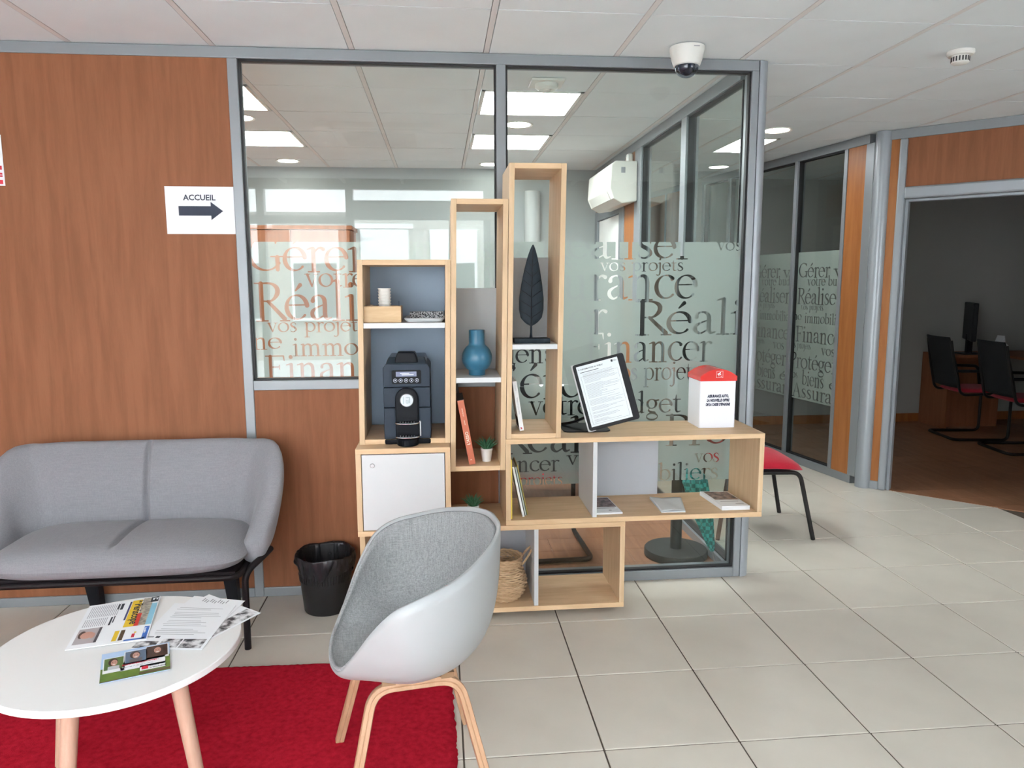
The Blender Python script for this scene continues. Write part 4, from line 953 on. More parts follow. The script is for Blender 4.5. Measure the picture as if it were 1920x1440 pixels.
# ================================================================== WASTE BIN
bx, by = -.545, 3.298
t = thing('waste_bin', 'black plastic waste bin lined with a black bag by the sofa', 'bin', (bx, by, 0))
obj('bucket', MB().lathe([(.001, .006), (.095, .006), (.098, 0), (.101, .004), (.126, .262), (.123, .262), (.096, .012), (.001, .012)], (bx, by, 0), 48, cap=False), mat('black_bin_plastic', (.012, .011, .012), .45), parent=t, smooth=True)
rb = MB()
for a in range(-160, -20, 6):
    c_, s_ = cos(radians(a)), sin(radians(a)); rb.tube([(bx + c_ * .1158, by + s_ * .1158, .150), (bx + c_ * .1198, by + s_ * .1198, .190)], .0028, 5)
obj('rib', rb, mat('black_bin_plastic', (.012, .011, .012)), parent=t)
rng = np.random.RandomState(2); ph = rng.rand(12) * 6.28
def bag(u, v):
    a = 2 * pi * u; k = v * 2.2
    wr_ = .0035 * sin(9 * a + ph[0] + 3 * k) + .0025 * sin(17 * a + ph[1] - 4 * k) + .0022 * sin(29 * a + ph[2] + 6 * k) + .0018 * sin(43 * a + ph[3])
    if v < .5:      # inside, rising to the rim
        f = v / .5; r = .098 + .027 * f + wr_ * .6; z = .05 + .222 * f
    else:           # folded over the rim and hanging outside
        f = (v - .5) / .5; low = .082 + .018 * sin(3 * a + 1) + .012 * sin(7 * a)
        r = .131 + .004 * sin(pi * f) + wr_ * (.4 + f) - .010 * f ** 2; z = .274 + .004 * sin(5 * a + 2) - low * f
    return (bx + r * cos(a), by + r * sin(a), z)
obj('bin_bag', MB().grid(bag, 150, 30, True), mat('black_bag_film', (.010, .010, .013), .28, spec=.6), parent=t, smooth='all')

# ================================================================== ARMCHAIR (white shell, grey pad, oak legs)
ca = .156
M_SHELL = mat('white_shell_plastic', (.355, .365, .37), .38)
M_OLEG = wood('oak_lacquered', (.47, .285, .175), (.39, .225, .13), stretch=(9, 9, 1.5), scale=5)
def make_armchair():
    t = thing('armchair', 'white shell armchair with grey upholstered pad and oak legs on the red rug edge', 'chair', (0, 0, 0))
    half = [(.225, 0, .425), (.218, .08, .428), (.198, .15, .452), (.165, .205, .515), (.122, .258, .600), (.072, .300, .668), (.010, .318, .702), (-.07, .300, .725), (-.145, .252, .750), (-.215, .165, .774), (-.252, .075, .786), (-.259, 0, .788)]
    ctrl = half + [(a, -b, c) for a, b, c in half[-2:0:-1]]
    rim = crom(ctrl, 5, True); nR = len(rim); cx = np.array([.01, 0, .408])
    def surf(u, v, inset=0.0, top=1.0):
        p = rim[int(round(u * nR)) % nR]; tt = v * top
        g = 1 - (1 - tt) ** 2.15; back = max(0, (p[2] - .43) / .36); k = tt ** (2.4 + .5 * back)
        x = cx[0] + (p[0] - cx[0]) * g; y = cx[1] + (p[1] - cx[1]) * g; z = cx[2] + (p[2] - cx[2]) * k
        d = math.hypot(p[0] - cx[0], p[1] - cx[1]); s_ = min(1, tt * 1.2) * min(1, back * 1.6)
        x -= inset * s_ * (p[0] - cx[0]) / d; y -= inset * s_ * (p[1] - cx[1]) / d; z += inset * (1 - .6 * s_)
        return (x, y, z)
    obj('shell', MB().grid(lambda u, v: surf(u, .02 + .98 * v), nR, 26, True).add([surf(0, .02)], []), M_SHELL, parent=t, world=False, smooth='all', solid=.011)
    sh = t.children[0]
    obj('pad', MB().grid(lambda u, v: surf(u, .02 + .98 * v, .0125, .984), nR, 26, True), M_PAD, parent=t, world=False, smooth='all', solid=.011)
    obj('shell_centre', MB().lathe([(.001, 0), (.03, 0), (.03, .012), (.001, .012)], (.01, 0, .402), 20, cap=False), M_SHELL, parent=t, world=False)
    obj('pad_centre', MB().lathe([(.001, 0), (.034, 0), (.034, .012), (.001, .0125)], (.01, 0, .4145), 20, cap=False), M_PAD, parent=t, world=False)
    for s in (1, -1):
        path = rnd([(.209, s * .241, .0), (.117, s * .150, .388), (-.117, s * .150, .388), (-.209, s * .241, .0)], .055, 7)
        prof = [(-.011, -.0135), (-.002, -.0135), (0, -.0115), (.002, -.0135), (.011, -.0135), (.013, -.010), (.013, .010), (.011, .0135), (.002, .0135), (0, .0115), (-.002, .0135), (-.011, .0135), (-.013, .010), (-.013, -.010)]
        obj('leg', MB().sweep(path, prof, up=(0, 1, .25 * s)), M_OLEG, parent=t, world=False, smooth=True)
        for x in (.075, -.085): obj('mount_block', MB().xbox(Matrix.Translation((x, s * .142, .403)), -.018, .018, -.02, .02, -.006, .010), mat('dark_oak', (.25, .15, .08), .5), parent=t, world=False)
    for x in (.075, -.085): obj('cross_bar', MB().box(x - .016, x + .016, -.15, .15, .389, .402), mat('dark_oak', (.25, .15, .08)), parent=t, world=False)
    return t
arm = make_armchair(); arm.location = (-.106, 2.047, .013); arm.rotation_euler = (0, 0, pi + ca)

# ================================================================== COFFEE TABLE
tx, ty = -.945, 2.105
t = thing('coffee_table', 'low round white coffee table with tapered beech legs on the rug', 'table', (tx, ty, 0))
RT, ZT = .336, .452
obj('tabletop', MB().lathe([(.001, ZT - .02), (RT - .002, ZT - .02), (RT, ZT - .018), (RT, ZT - .002), (RT - .002, ZT), (.001, ZT)], (tx, ty, 0), 96, cap=False), mat('white_table_laminate', (.80, .80, .785), .35), parent=t, smooth=True)
M_BEECH = wood('beech_leg', (.52, .34, .255), (.45, .285, .205), stretch=(9, 9, 1.2), scale=5)
for fx, fy in ((-.845, 2.333), (-.700, 2.000), (-1.020, 1.885), (-1.19, 2.215)):
    ax, ay = tx + (fx - tx) * .74, ty + (fy - ty) * .74
    obj('leg', MB().tube([(fx, fy, .014), (ax, ay, ZT - .021)], .024, 20, [.72, 1]), M_BEECH, parent=t, smooth=True)
z0 = ZT + .0004
def paper(name, label, cat, quad, z, th=.0006, m=M_PAPER, group=None):
    t = thing(name, label, cat, (quad[0][0], quad[0][1], z), group=group)
    obj('sheet', MB().prism(quad, XY, z, z + th), m, parent=t); return t
# quads: bottom-left, bottom-right, top-right, top-left of each printed page as it lies
B3 = [(-.687, 2.112), (-.582, 2.274), (-.79, 2.437), (-.875, 2.285)]
t = paper('letter', 'printed letter with a black and white photo strip, lowest of the fanned papers', 'paper', B3, z0)
M_BW = mat('black_white_photo', (.03, .03, .035), .6, c2=(.75, .75, .76), nscale=30)
_r = M_BW.node_tree.nodes['Map Range']; _r.inputs[1].default_value = .42; _r.inputs[2].default_value = .58
pr(t, 'photo_strip', B3, z0 + .0006, [(.03, .03, .97, .24)], M_BW)
B1 = [(-.834, 2.426), (-.905, 2.12), (-.712, 2.06), (-.655, 2.370)]
t = paper('letter', 'white sheet whose corner shows above the topmost letter', 'paper', B1, z0 + .0010)
pr(t, 'text_line', B1, z0 + .0016, [(.03 + .02 * (q % 3), .25 + q * .05, .10 + .012 * (q % 3), .27 + q * .05) for q in range(10)], M_GREYINK)
B2 = [(-.897, 2.067), (-.692, 2.045), (-.675, 2.335), (-.878, 2.372)]
t = paper('letter', 'topmost printed letter with a black and white photo strip and small type', 'paper', B2, z0 + .0022)
pr(t, 'photo_strip', B2, z0 + .0028, [(.0, .03, .30, .16), (.34, .03, .62, .21), (.64, .03, .96, .21)], M_BW)
rows = []; R3 = random.Random(9)
for q in range(17):
    if q % 5 == 4: continue
    a = .12 + .05 * R3.random(); rows.append((a, .30 + q * .037, a + .45 + .33 * R3.random(), .309 + q * .037))
pr(t, 'text_line', B2, z0 + .0028, rows, mat('pale_grey_print', (.45, .46, .48), .8))
pr(t, 'logo_mark', B2, z0 + .0028, [(.20, .225, .26, .265), (.03, .235, .17, .243), (.05, .25, .17, .258)], M_INK)
B4 = [(-1.077, 2.076), (-.871, 2.120), (-.943, 2.427), (-1.142, 2.372)]
t = paper('newspaper', 'folded newspaper with a yellow masthead reading Le Périscope', 'newspaper', B4, z0 + .0034, .0022)
zn = z0 + .0056
# page frame: u across, v up the table; the print runs sideways
pr(t, 'portrait_photo', B4, zn, [(.05, .08, .34, .41)], mat('portrait_grey', (.42, .38, .39), .6))
pr(t, 'portrait_edge', B4, zn, [(.31, .08, .345, .41)], mat('portrait_dark', (.10, .09, .10), .6), lift=.0005)
def blob(t, nm, q, z, u, v, ru, rv, m, lift=.0006):
    P_ = [(*lerpq(q, u + ru * cos(a), v + rv * sin(a)), z + lift) for a in np.linspace(0, 2 * pi, 20, endpoint=False)]
    return obj(nm, MB().add(P_, [tuple(range(20))]), m, parent=t)
M_SKIN, M_HAIR = mat('skin_print', (.55, .30, .23), .6), mat('hair_print', (.07, .04, .03), .6)
blob(t, 'hair_print', B4, zn, .115, .28, .045, .08, M_HAIR); blob(t, 'face_print', B4, zn, .185, .26, .085, .075, M_SKIN, .0008); blob(t, 'hair_print', B4, zn, .26, .24, .03, .06, M_SKIN, .0009)
rows = [(.06 + q * .026, .66, .068 + q * .026, .95) for q in range(16)] + [(.06 + q * .026, .45, .068 + q * .026, .63) for q in range(12)]
pr(t, 'text_column', B4, zn, rows, M_GREYINK)
pr(t, 'headline_mark', B4, zn, [(.40, .43, .425, .62), (.44, .48, .455, .64), (.47, .78, .51, .93), (.43, .8, .455, .93)], M_INK)
M_MAST = mat('yellow_masthead', (.74, .50, .03), .6)
pr(t, 'masthead', B4, zn, [(.62, .33, .76, .97)], M_MAST)
pr(t, 'masthead_strip', B4, zn, [(.585, .50, .612, .95)], mat('navy_print', (.03, .04, .12), .6))
pr(t, 'photo', B4, zn, [(.77, .33, .91, .99)], mat('street_photo', (.55, .50, .40), .6, c2=(.16, .15, .14), nscale=70))
pr(t, 'red_box', B4, zn, [(.755, .33, .815, .62)], mat('red_news_print', (.60, .045, .03), .6), lift=.0006)
pr(t, 'blue_box', B4, zn, [(.91, .33, .99, .84)], mat('sky_print', (.25, .52, .66), .6)); pr(t, 'black_box', B4, zn, [(.88, .87, .99, .995)], M_INK, lift=.0006)
pr(t, 'advert_frame', B4, zn, [(.70, .02, .96, .05), (.92, .02, .985, .29)], mat('blue_print', (.04, .15, .48), .6))
pr(t, 'advert', B4, zn, [(.54, .05, .60, .27)], M_MAST); pr(t, 'advert', B4, zn, [(.62, .05, .675, .27)], mat('brown_print', (.08, .05, .02), .6))
pr(t, 'advert', B4, zn, [(.78, .08, .82, .16)], M_RED); pr(t, 'advert', B4, zn, [(.80, .17, .83, .2)], M_MAST)
def lying_text(t, s, q, z, u, v, size, m, rot, sx=1, weight=0, align='LEFT'):
    p = lerpq(q, u, v); o_ = origin(t)
    return text('lettering', s, size, m, t, None, mat3=Matrix.Translation((p[0] - o_.x, p[1] - o_.y, z - o_.z)) @ Matrix.Rotation(rot, 4, 'Z'), sx=sx, weight=weight, align=align)
an = math.atan2(-.3, .07) # reading direction: down the table
lying_text(t, 'Périscope', B4, zn + .0009, .668, .868, .034, M_INK, an + .03, sx=1.13, weight=.0007)
lying_text(t, 'Le', B4, zn + .0006, .715, .955, .018, M_INK, an + .02, weight=.0004)
lying_text(t, 'E', B4, zn + .0010, .91, .97, .034, M_PAPER, an + .02, weight=.0006)
lying_text(t, 'Actualités', B4, zn + .0006, .925, .26, .009, M_PAPER, an + .02)
C_ = [(-.900, 1.883), (-.742, 1.941), (-.800, 2.098), (-.962, 2.042)]
M_GRASSP = mat('grass_print', (.07, .14, .03), .5, c2=(.16, .24, .04), nscale=14); M_SKYP = mat('pale_sky_print', (.42, .58, .80), .5)
t = paper('flyer', 'colour flyer with three portraits on a meadow, nearest on the table', 'flyer', C_, z0 + .0031, .0010, M_SKYP)
zc = z0 + .0041
pr(t, 'meadow_print', C_, zc, [(0, 0, 1, .36), (.90, .36, 1, .55), (0, .36, .05, .45)], M_GRASSP)
pr(t, 'dark_edge', C_, zc, [(.0, .0, .5, .03), (.55, .03, 1, .10)], mat('earth_print', (.10, .07, .04), .5), lift=.0004)
pr(t, 'white_card', C_, zc, [(.03, .28, .34, .80), (.33, .44, .665, .92), (.645, .48, .985, .97), (.28, .26, .93, .56), (.56, .14, .93, .32)], M_PAPER, lift=.0005)
for (u0, u1, v0, v1, bgm, cl) in ((.045, .32, .38, .78, mat('leafy_print', (.10, .17, .05), .5), mat('pale_shirt_print', (.5, .52, .55), .5)), (.345, .65, .50, .90, mat('slate_print', (.10, .15, .22), .5), mat('grey_shirt_print', (.12, .12, .13), .5)), (.66, .97, .54, .95, mat('dark_brown_print', (.045, .03, .025), .5), M_HAIR)):
    pr(t, 'portrait', C_, zc, [(u0, v0, u1, v1)], bgm, lift=.0008)
    u, v, du, dv = (u0 + u1) / 2, (v0 + v1) / 2, u1 - u0, v1 - v0
    pr(t, 'shirt_print', C_, zc, [(u - .3 * du, v0, u + .3 * du, v0 + .28 * dv)], cl, lift=.0009)
    blob(t, 'hair_print', C_, zc, u - .01, v + .12 * dv, .25 * du, .33 * dv, M_HAIR, .0010); blob(t, 'face_print', C_, zc, u + .005, v + .02, .17 * du, .26 * dv, M_SKIN, .0012)
    pr(t, 'eye_print', C_, zc, [(u - .09 * du, v + .07 * dv, u - .03 * du, v + .11 * dv), (u + .05 * du, v + .07 * dv, u + .11 * du, v + .11 * dv)], M_HAIR, lift=.0014)
    pr(t, 'smile_print', C_, zc, [(u - .06 * du, v - .13 * dv, u + .08 * du, v - .08 * dv)], M_PAPER, lift=.0014)
af = math.atan2(.058, .158)
lying_text(t, 'Quand on aime, on partage !', C_, zc + .0009, .30, .43, .0105, M_RED, af, sx=.74)
lying_text(t, 'Parrainez un de vos proches.', C_, zc + .0009, .30, .35, .0066, M_GREYINK, af)
pr(t, 'red_logo', C_, zc, [(.585, .175, .68, .285)], M_RED, lift=.0008)
lying_text(t, 'CAISSE', C_, zc + .0009, .70, .24, .0078, M_INK, af); lying_text(t, "D'EPARGNE", C_, zc + .0009, .70, .17, .0078, M_INK, af)

# ================================================================== SOFA
xc = -1.30
t = thing('sofa', 'two seat grey wool sofa with a curved wraparound back on black legs', 'sofa', (xc, 3.15, 0))
hwB, yb0, yf0, rc = .508, 3.335, 2.99, .20
def plan(s):
    """centre line of the wraparound back at mid height, s -1..1"""
    ls = (yb0 - rc) - yf0; lb = 2 * (hwB - rc); la = rc * pi / 2; tot = 2 * ls + 2 * la + lb; d = (s + 1) / 2 * tot
    if d < ls: return (xc - hwB, yf0 + d, (-1, 0))
    d -= ls
    if d < la: a = d / rc; return (xc - hwB + rc - rc * cos(a), yb0 - rc + rc * sin(a), (-cos(a), sin(a)))
    d -= la
    if d < lb: return (xc - hwB + rc + d, yb0, (0, 1))
    d -= lb
    if d < la: a = d / rc; return (xc + hwB - rc + rc * sin(a), yb0 - rc + rc * cos(a), (sin(a), cos(a)))
    d -= la; return (xc + hwB, yb0 - rc - d, (1, 0))
def backsurf(u, v):
    s = -1 + 2 * v; x, y, n = plan(s); e = 1 - abs(s); f = min(1, e / .40); f = f * f * (3 - 2 * f)
    end = min(1, e / .05); end = math.sqrt(max(0, 1 - (1 - end) ** 2))
    zt = .47 + .325 * f; zb = .335 + .0 * f; zm, hh = (zt + zb) / 2, (zt - zb) / 2 * (.40 + .60 * end)
    th = .047 * (.25 + .75 * end) * (.9 + .1 * f)
    a = 2 * pi * u; ca_, sa = cos(a), sin(a)
    o_ = th * math.copysign(abs(ca_) ** .75, ca_); z = zm + hh * math.copysign(abs(sa) ** .72, sa)
    lean = .105 * (z - .33) / .46 * (1 if abs(n[0]) > .5 else .75)
    bulge = .018 * (1 - ((z - zm) / hh) ** 2) if ca_ < 0 else 0
    seam = -.020 * math.exp(-(x - xc + .0) ** 2 / .00012) * (1 if ca_ < 0 else 0) * (1 if abs(n[1]) > .9 else 0)
    k = o_ + lean - (bulge + seam)
    return (x + n[0] * k, y + n[1] * (k - .045), z)
vv = sorted(set(list(np.linspace(0, 1, 70)) + list(np.linspace(0, .05, 10)) + list(np.linspace(.95, 1, 10)) + list(np.linspace(.488, .512, 19))))
mb = MB(); NU = 36
for v in vv:
    for i in range(NU): mb.v.append(backsurf(i / NU, v))
for j in range(len(vv) - 1):
    for i in range(NU): mb.f.append((j * NU + i, j * NU + (i + 1) % NU, (j + 1) * NU + (i + 1) % NU, (j + 1) * NU + i))
mb.f += [tuple(range(NU - 1, -1, -1)), tuple((len(vv) - 1) * NU + i for i in range(NU))]; mb.m = [0] * len(mb.f)
obj('backrest', mb, M_SOFA, parent=t, smooth='all')
SX, SY, sy = .497, .235, 3.075
def seat(u, v, top=True):
    a, b = u * 2 - 1, v * 2 - 1
    a = math.copysign(abs(a) ** 1.0, a); r = max(abs(a), abs(b)); q = (abs(a) ** 5 + abs(b) ** 5) ** .2 + 1e-9
    x = xc + SX * a * r / q; y = sy + SY * b * r / q
    h = .066 * math.sqrt(max(0, 1 - r ** 7))
    z = .392 + (h + .022 * (1 - r ** 2) - .020 * math.exp(-(x - xc) ** 2 / .00015) * (1 if b > -.45 else math.exp(-(b + .45) ** 2 / .05)) if top else -h * .75)
    return (x, y, z)
us = sorted(set(list(np.linspace(0, 1, 60)) + list(np.linspace(.46, .54, 25)))); vs_ = list(np.sort(np.concatenate((np.linspace(0, 1, 34), [.004, .012, .02, .98, .988, .996]))))
mb = MB()
for tp_ in (True, False):
    o0 = len(mb.v)
    for v in vs_:
        for u in us: mb.v.append(seat(u, v, tp_))
    nu = len(us)
    for j in range(len(vs_) - 1):
        for i in range(nu - 1): mb.f.append((o0 + j * nu + i, o0 + j * nu + i + 1, o0 + (j + 1) * nu + i + 1, o0 + (j + 1) * nu + i))
mb.m = [0] * len(mb.f)
obj('seat', mb, M_SOFA, parent=t, smooth='all')
M_SB = mat('black_sofa_metal', (.010, .007, .008), .5, spec=.25)
fr = rnd([(xc - .485, 3.30, .334), (xc - .485, 2.868, .334), (xc + .485, 2.868, .334), (xc + .485, 3.30, .334)], .06)
obj('frame', MB().tube(fr, .0125, 10).box(xc - .47, xc + .47, 2.885, 3.27, .328, .352), M_SB, parent=t, smooth=True)
for s in (-1, 1):
    obj('leg', MB().tube(rnd([(xc + s * .49, 2.935, 0), (xc + s * .493, 2.935, .325), (xc + s * .545, 3.0, .362), (xc + s * .56, 3.10, .365)], .05), .0135, 12), M_SB, parent=t, smooth=True)
    lx = xc + s * .305
    obj('leg', MB().add([(lx - .014, 3.370, 0), (lx + .034, 3.370, 0), (lx + .034, 3.41, 0), (lx - .014, 3.41, 0), (lx - .034, 3.31, .33), (lx + .034, 3.31, .33), (lx + .034, 3.38, .33), (lx - .034, 3.38, .33)],
        [(0, 3, 2, 1), (4, 5, 6, 7), (0, 1, 5, 4), (1, 2, 6, 5), (2, 3, 7, 6), (3, 0, 4, 7)]), M_BPLAST, parent=t)

# ================================================================== RED CHAIR by the corner post
t = thing('visitor_chair', 'red upholstered visitor chair with black tube legs beside the corner post', 'chair', (0, 0, 0))
def cush(cx, cy, hx, hy, z, h, dome, m, t, name='seat', droop=.03, world=True):
    """rounded seat cushion, front towards -y"""
    def f(u, v, top):
        a, b = u * 2 - 1, v * 2 - 1; r = max(abs(a), abs(b)); q = (abs(a) ** 5 + abs(b) ** 5) ** .2 + 1e-9
        hh = h * math.sqrt(max(0, 1 - r ** 6)); fy = b * r / q
        return (cx + hx * a * r / q, cy + hy * fy, z - droop * max(0, -fy) ** 3 + (hh + dome * (1 - r * r) if top else -hh * .4))
    mb = MB(); mb.grid(lambda u, v: f(u, v, True), 26, 26); mb.grid(lambda u, v: f(u, v, False), 26, 26)
    return obj(name, mb, m, parent=t, smooth='all', world=world)
cush(0, 0, .250, .245, .425, .032, .022, M_REDFAB, t, world=False)
obj('seat_pan', MB().prism(rrect(-.215, .215, -.17, .20, .06), XY, .388, .410), M_BPLAST, parent=t, world=False, bevel=.008)
for s in (-1, 1):
    x = s * .225
    obj('leg', MB().tube(rnd([(x + s * .03, -.285, 0), (x + s * .0, -.20, .395), (x, .19, .395)], .05, 6), .0125, 12), M_BLACK, parent=t, world=False, smooth=True)
    obj('leg', MB().tube(rnd([(x + s * .012, .27, 0), (x, .215, .39), (x - s * .02, .24, .60), (x - s * .03, .265, .76)], .05, 6), .0125, 12), M_BLACK, parent=t, world=False, smooth=True)
obj('backrest', MB().grid(lambda u, v: ((u - .5) * .40 * (1 - .12 * v), .215 + .05 * v - .03 * (1 - (2 * u - 1) ** 2), .50 + .27 * v), 16, 12), M_REDFAB, parent=t, world=False, smooth='all', solid=.035)
t.location = (1.868, 4.195, 0); t.rotation_euler = (0, 0, radians(86))

# ================================================================== CANTILEVER CHAIRS (black mesh back, red seat)
def cantilever(label, loc, rz):
    t = thing('cantilever_chair', label, 'chair', (0, 0, 0), group='black cantilever chairs with red seats')
    p = rnd([(.235, -.235, .46), (.235, -.235, .016), (-.255, -.235, .016), (-.255, .235, .016), (.235, .235, .016), (.235, .235, .46)], .055, 6)
    obj('frame', MB().tube(p, .0135, 12), M_BLACK, parent=t, world=False, smooth=True)
    for s in (-1, 1):
        obj('seat_rail', MB().tube(rnd([(.235, s * .235, .45), (.20, s * .232, .455), (-.22, s * .228, .435), (-.29, s * .215, .72), (-.33, s * .205, .94)], .06, 6), .012, 10), M_BLACK, parent=t, world=False, smooth=True)
        obj('armrest', MB().tube(rnd([(.22, s * .245, .45), (.20, s * .262, .655), (-.12, s * .262, .665), (-.265, s * .225, .66)], .05, 5), .014, 10), M_BPLAST, parent=t, world=False, smooth=True)
    def f(u, v, top):
        a, b = u * 2 - 1, v * 2 - 1; r = max(abs(a), abs(b)); q = (abs(a) ** 5 + abs(b) ** 5) ** .2 + 1e-9
        return (.01 + .235 * a * r / q, .215 * b * r / q, .465 + (.028 * math.sqrt(max(0, 1 - r ** 6)) if top else -.02 * math.sqrt(max(0, 1 - r ** 6))))
    mb = MB(); mb.grid(lambda u, v: f(u, v, True), 20, 20); mb.grid(lambda u, v: f(u, v, False), 20, 20); obj('seat', mb, M_REDFAB, parent=t, world=False, smooth='all')
    obj('backrest', MB().grid(lambda u, v: (-.245 - .09 * v - .03 * v * v - .03 * (1 - (2 * u - 1) ** 2) + .02, (u - .5) * .44 * (1 - .1 * v * v), .50 + .47 * v), 16, 14), M_MESHB, parent=t, world=False, smooth='all', solid=.012)
    t.location = loc; t.rotation_euler = (0, 0, rz); return t
c1 = cantilever('black mesh backed chair with a red seat in the dark room, farther from the doorway', (5.04, 6.50, .0015), radians(-8))
def chair_copy(label, loc, rz):
    c = copy_tree(c1); c['label'] = label; c.location = loc; c.rotation_euler = (0, 0, rz); return c
chair_copy('black mesh backed chair with a red seat in the dark room, nearer the doorway', (5.10, 5.90, .0015), radians(-8))
chair_copy('black chair with a red seat inside the office behind the lettered glass', (.545, 3.965, .0015), radians(92))

# ================================================================== DARK ROOM FURNITURE
t = thing('desk', 'wooden desk with an upright side panel behind the dark room chairs', 'desk', (5.7, 6.9, 0))
obj('tabletop', MB().box(5.06, 6.28, 6.86, 7.27, .725, .75).box(5.62, 6.28, 4.9, 6.859, .725, .75), M_CHERRY, parent=t, bevel=.002)
obj('side_panel', MB().box(5.06, 5.085, 6.86, 7.27, .0016, .7245), M_CHERRY, parent=t); obj('front_panel', MB().box(5.086, 5.70, 6.95, 6.97, .0016, .7245), M_CHERRY, parent=t)
obj('side_panel', MB().box(5.64, 6.26, 4.92, 4.945, .0016, .7245), M_CHERRY, parent=t)
t = thing('monitor', 'dark computer monitor seen from behind in the unlit room', 'monitor', (5.36, 6.98, .75))
obj('screen_housing', MB().xbox(Matrix.Translation((5.36, 7.0, 1.06)) @ Matrix.Rotation(radians(62), 4, 'Z'), -.25, .25, -.022, .022, -.17, .21), M_BPLAST, parent=t, bevel=.008)
obj('stand', MB().box(5.33, 5.39, 6.98, 7.01, .76, .95), M_BPLAST, parent=t); obj('base', MB().box(5.25, 5.47, 6.90, 7.09, .7502, .762), M_BPLAST, parent=t, bevel=.003)
o = obj('tissue_box', MB().prism([(5.70, .7502), (5.80, .7502), (5.80, .83), (5.765, .855), (5.75, .93), (5.725, .86), (5.70, .83)], XZ, 7.0, 7.1), M_PAPER, loc=(5.75, 7.05, .75)); tag(o, 'white tissue box with a pulled tissue beside the dark monitor', 'tissue box')

# ================================================================== OFFICE BEHIND THE GLASS
# wall-mounted air conditioner on the inner partition
t = thing('wall_air_conditioner', 'white wall mounted air conditioner high on the inner partition', 'air conditioner', (1.42, 5.72, 2.2))
ap = [(1.4365, 2.07), (1.4365, 2.355), (1.275, 2.355), (1.24, 2.33), (1.23, 2.16), (1.26, 2.09), (1.325, 2.055)]
obj('casing', MB().prism(ap, lambda u, v, w: (u, w, v), 5.36, 6.16), mat('ivory_plastic', (.76, .75, .69), .4), parent=t, bevel=.01, seg=3)
obj('air_flap', MB().prism([(1.2315, 2.15), (1.227, 2.15), (1.255, 2.088), (1.261, 2.0895)], lambda u, v, w: (u, w, v), 5.44, 6.08), mat('dark_ivory_plastic', (.55, .54, .50), .4), parent=t)  # flap in a darker ivory than the casing
obj('rating_label', MB().box(1.315, 1.345, 5.3585, 5.36, 2.27, 2.31), M_GREYINK, parent=t)
# motion detector
t = thing('motion_detector', 'small white motion detector at the top of the cherry strip', 'detector', (1.41, 5.52, 2.36))
obj('casing', MB().box(1.392, 1.4365, 5.49, 5.55, 2.30, 2.43), M_WPLAST, parent=t, bevel=.014, seg=4); obj('lens', MB().box(1.387, 1.393, 5.50, 5.54, 2.315, 2.355), mat('milky_lens', (.6, .6, .58), .2), parent=t, bevel=.004)
# coat stand and umbrella
t = thing('coat_stand', 'dark coat stand with a round foot behind the lettered glass', 'coat stand', (1.264, 3.77, 0))
M_STAND = mat('dark_green_grey_metal', (.022, .024, .022), .5)
obj('base', MB().lathe([(.001, .002), (.165, .002), (.17, .006), (.17, .036), (.165, .042), (.001, .044)], (1.264, 3.77, 0), 48, cap=False), M_STAND, parent=t, smooth=True)
obj('pole', MB().tube([(1.264, 3.77, .04), (1.264, 3.77, 1.62)], .031, 20), M_STAND, parent=t, smooth=True)
for a in range(0, 360, 90):
    c_, s_ = cos(radians(a + 30)), sin(radians(a + 30)); obj('hook', MB().tube(rnd([(1.264, 3.77, 1.52), (1.264 + c_ * .08, 3.77 + s_ * .08, 1.50), (1.264 + c_ * .12, 3.77 + s_ * .12, 1.58)], .03), .009, 8), M_STAND, parent=t, smooth=True)
t = thing('umbrella', 'closed teal checked umbrella leaning inside the glass by the corner', 'umbrella', (1.415, 3.66, 0))
M_TEAL = mat('teal_check_cloth', (.02, .16, .15), .6); nt = M_TEAL.node_tree
ch = nt.nodes.new('ShaderNodeTexChecker'); ch.inputs['Scale'].default_value = 48; ch.inputs[1].default_value = (.012, .13, .12, 1); ch.inputs[2].default_value = (.045, .33, .30, 1)
tc = nt.nodes.new('ShaderNodeTexCoord'); nt.links.new(tc.outputs['Object'], ch.inputs[0]); nt.links.new(ch.outputs[0], nt.nodes['Principled BSDF'].inputs['Base Color'])
p0, p1 = Vector((1.420, 3.580, .012)), Vector((1.265, 3.63, .62)); dv = p1 - p0
def um(u, v):
    a = 2 * pi * u; prof = np.interp(v, [0, .06, .45, .85, 1], [.008, .018, .048, .060, .02]) * (1 + .14 * sin(8 * a)); c = p0 + dv * (.12 + .74 * v); s1 = dv.cross(Vector((0, 1, 0))).normalized(); s2 = dv.cross(s1).normalized()
    return tuple(c + s1 * prof * cos(a) + s2 * prof * sin(a))
obj('canopy', MB().grid(um, 48, 26, True), M_TEAL, parent=t, smooth='all')
obj('ferrule', MB().tube([p0, p0 + dv * .13], .0045, 8), M_STEEL, parent=t, smooth=True)
e1 = p0 + dv * .84; obj('handle', MB().tube(crom([e1, e1 + dv * .16, e1 + dv * .30, e1 + dv * .36 + Vector((.03, 0, 0)), e1 + dv * .30 + Vector((.07, 0, 0))], 5), .011, 10), mat('brown_wood_handle', (.16, .075, .04), .5), parent=t, smooth=True)
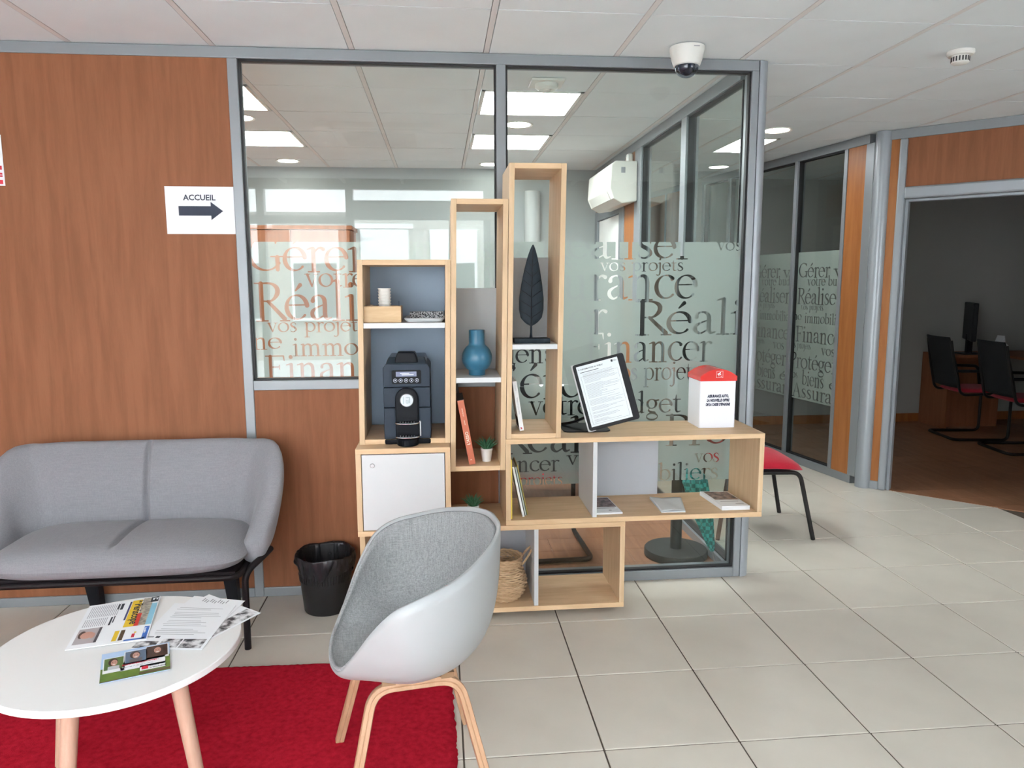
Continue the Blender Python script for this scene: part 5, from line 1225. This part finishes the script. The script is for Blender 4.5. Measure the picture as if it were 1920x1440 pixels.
# tall cherry cupboard at the back of the office
t = thing('tall_cupboard', 'tall cherry wood cupboard against the grey back wall of the office', 'cupboard', (-1.2, 6.6, 0))
obj('carcass', MB().box(-1.72, -.745, 6.40, 6.82, .0016, 1.93), M_CHERRY, parent=t); obj('top_board', MB().box(-1.74, -.73, 6.38, 6.82, 1.931, 1.965), M_CHERRY, parent=t, bevel=.002)
for a, b, hx in ((-1.715, -1.235, -1.27), (-1.23, -.75, -1.195)):
    d = obj('door', MB().box(a, b, 6.382, 6.399, .06, 1.925), M_CHERRY, parent=t, bevel=.002); obj('handle', MB().box(hx - .006, hx + .006, 6.365, 6.3815, .95, 1.1), M_STEEL, parent=d)
# office desk with screen and chair
t = thing('desk', 'cherry office desk standing behind the lettered glass', 'desk', (.2, 4.9, 0))
obj('tabletop', MB().box(-.75, 1.05, 4.55, 5.30, .72, .745), M_WHITE, parent=t, bevel=.002)  # white finish put in to bounce neutral light onto the office ceiling
for x in (-.75, 1.02): obj('side_panel', MB().box(x, x + .03, 4.58, 5.27, .0016, .7195), M_CHERRY, parent=t)
obj('modesty_panel', MB().box(-.719, 1.019, 4.66, 4.68, .25, .7195), M_CHERRY, parent=t)
t = thing('monitor', 'black office monitor seen from behind on the desk inside the glass', 'monitor', (.56, 4.95, .745))
obj('screen_housing', MB().box(.30, .82, 4.92, 4.965, .85, 1.19), M_BPLAST, parent=t, bevel=.008); obj('stand', MB().box(.53, .59, 4.90, 4.9195, .75, 1.0), M_BPLAST, parent=t); obj('base', MB().box(.45, .67, 4.84, 5.04, .7455, .757), M_BPLAST, parent=t, bevel=.003)
t = thing('office_chair', 'black swivel chair with a high back behind the office desk', 'chair', (.25, 5.65, 0))
obj('backrest', MB().grid(lambda u, v: (.25 + (u - .5) * .48 * (1 - .15 * v * v), 5.86 + .06 * v + .03 * (2 * u - 1) ** 2 * -1, .55 + .62 * v), 14, 14), M_MESHB, parent=t, smooth='all', solid=.05)
cush(.25, 5.62, .25, .24, .47, .04, .01, M_MESHB, t)
obj('column', MB().tube([(.25, 5.62, .08), (.25, 5.62, .45)], .028, 14), M_BLACK, parent=t, smooth=True)
for a in range(0, 360, 72):
    c_, s_ = cos(radians(a)), sin(radians(a)); l_ = obj('leg', MB().tube([(.25, 5.62, .09), (.25 + .29 * c_, 5.62 + .29 * s_, .065)], .018, 8, [1.2, .7]), M_BPLAST, parent=t, smooth=True)
    obj('caster', MB().sphere((.25 + .29 * c_, 5.62 + .29 * s_, .0285), .027, 12, 8), M_BPLAST, parent=l_, smooth=True)
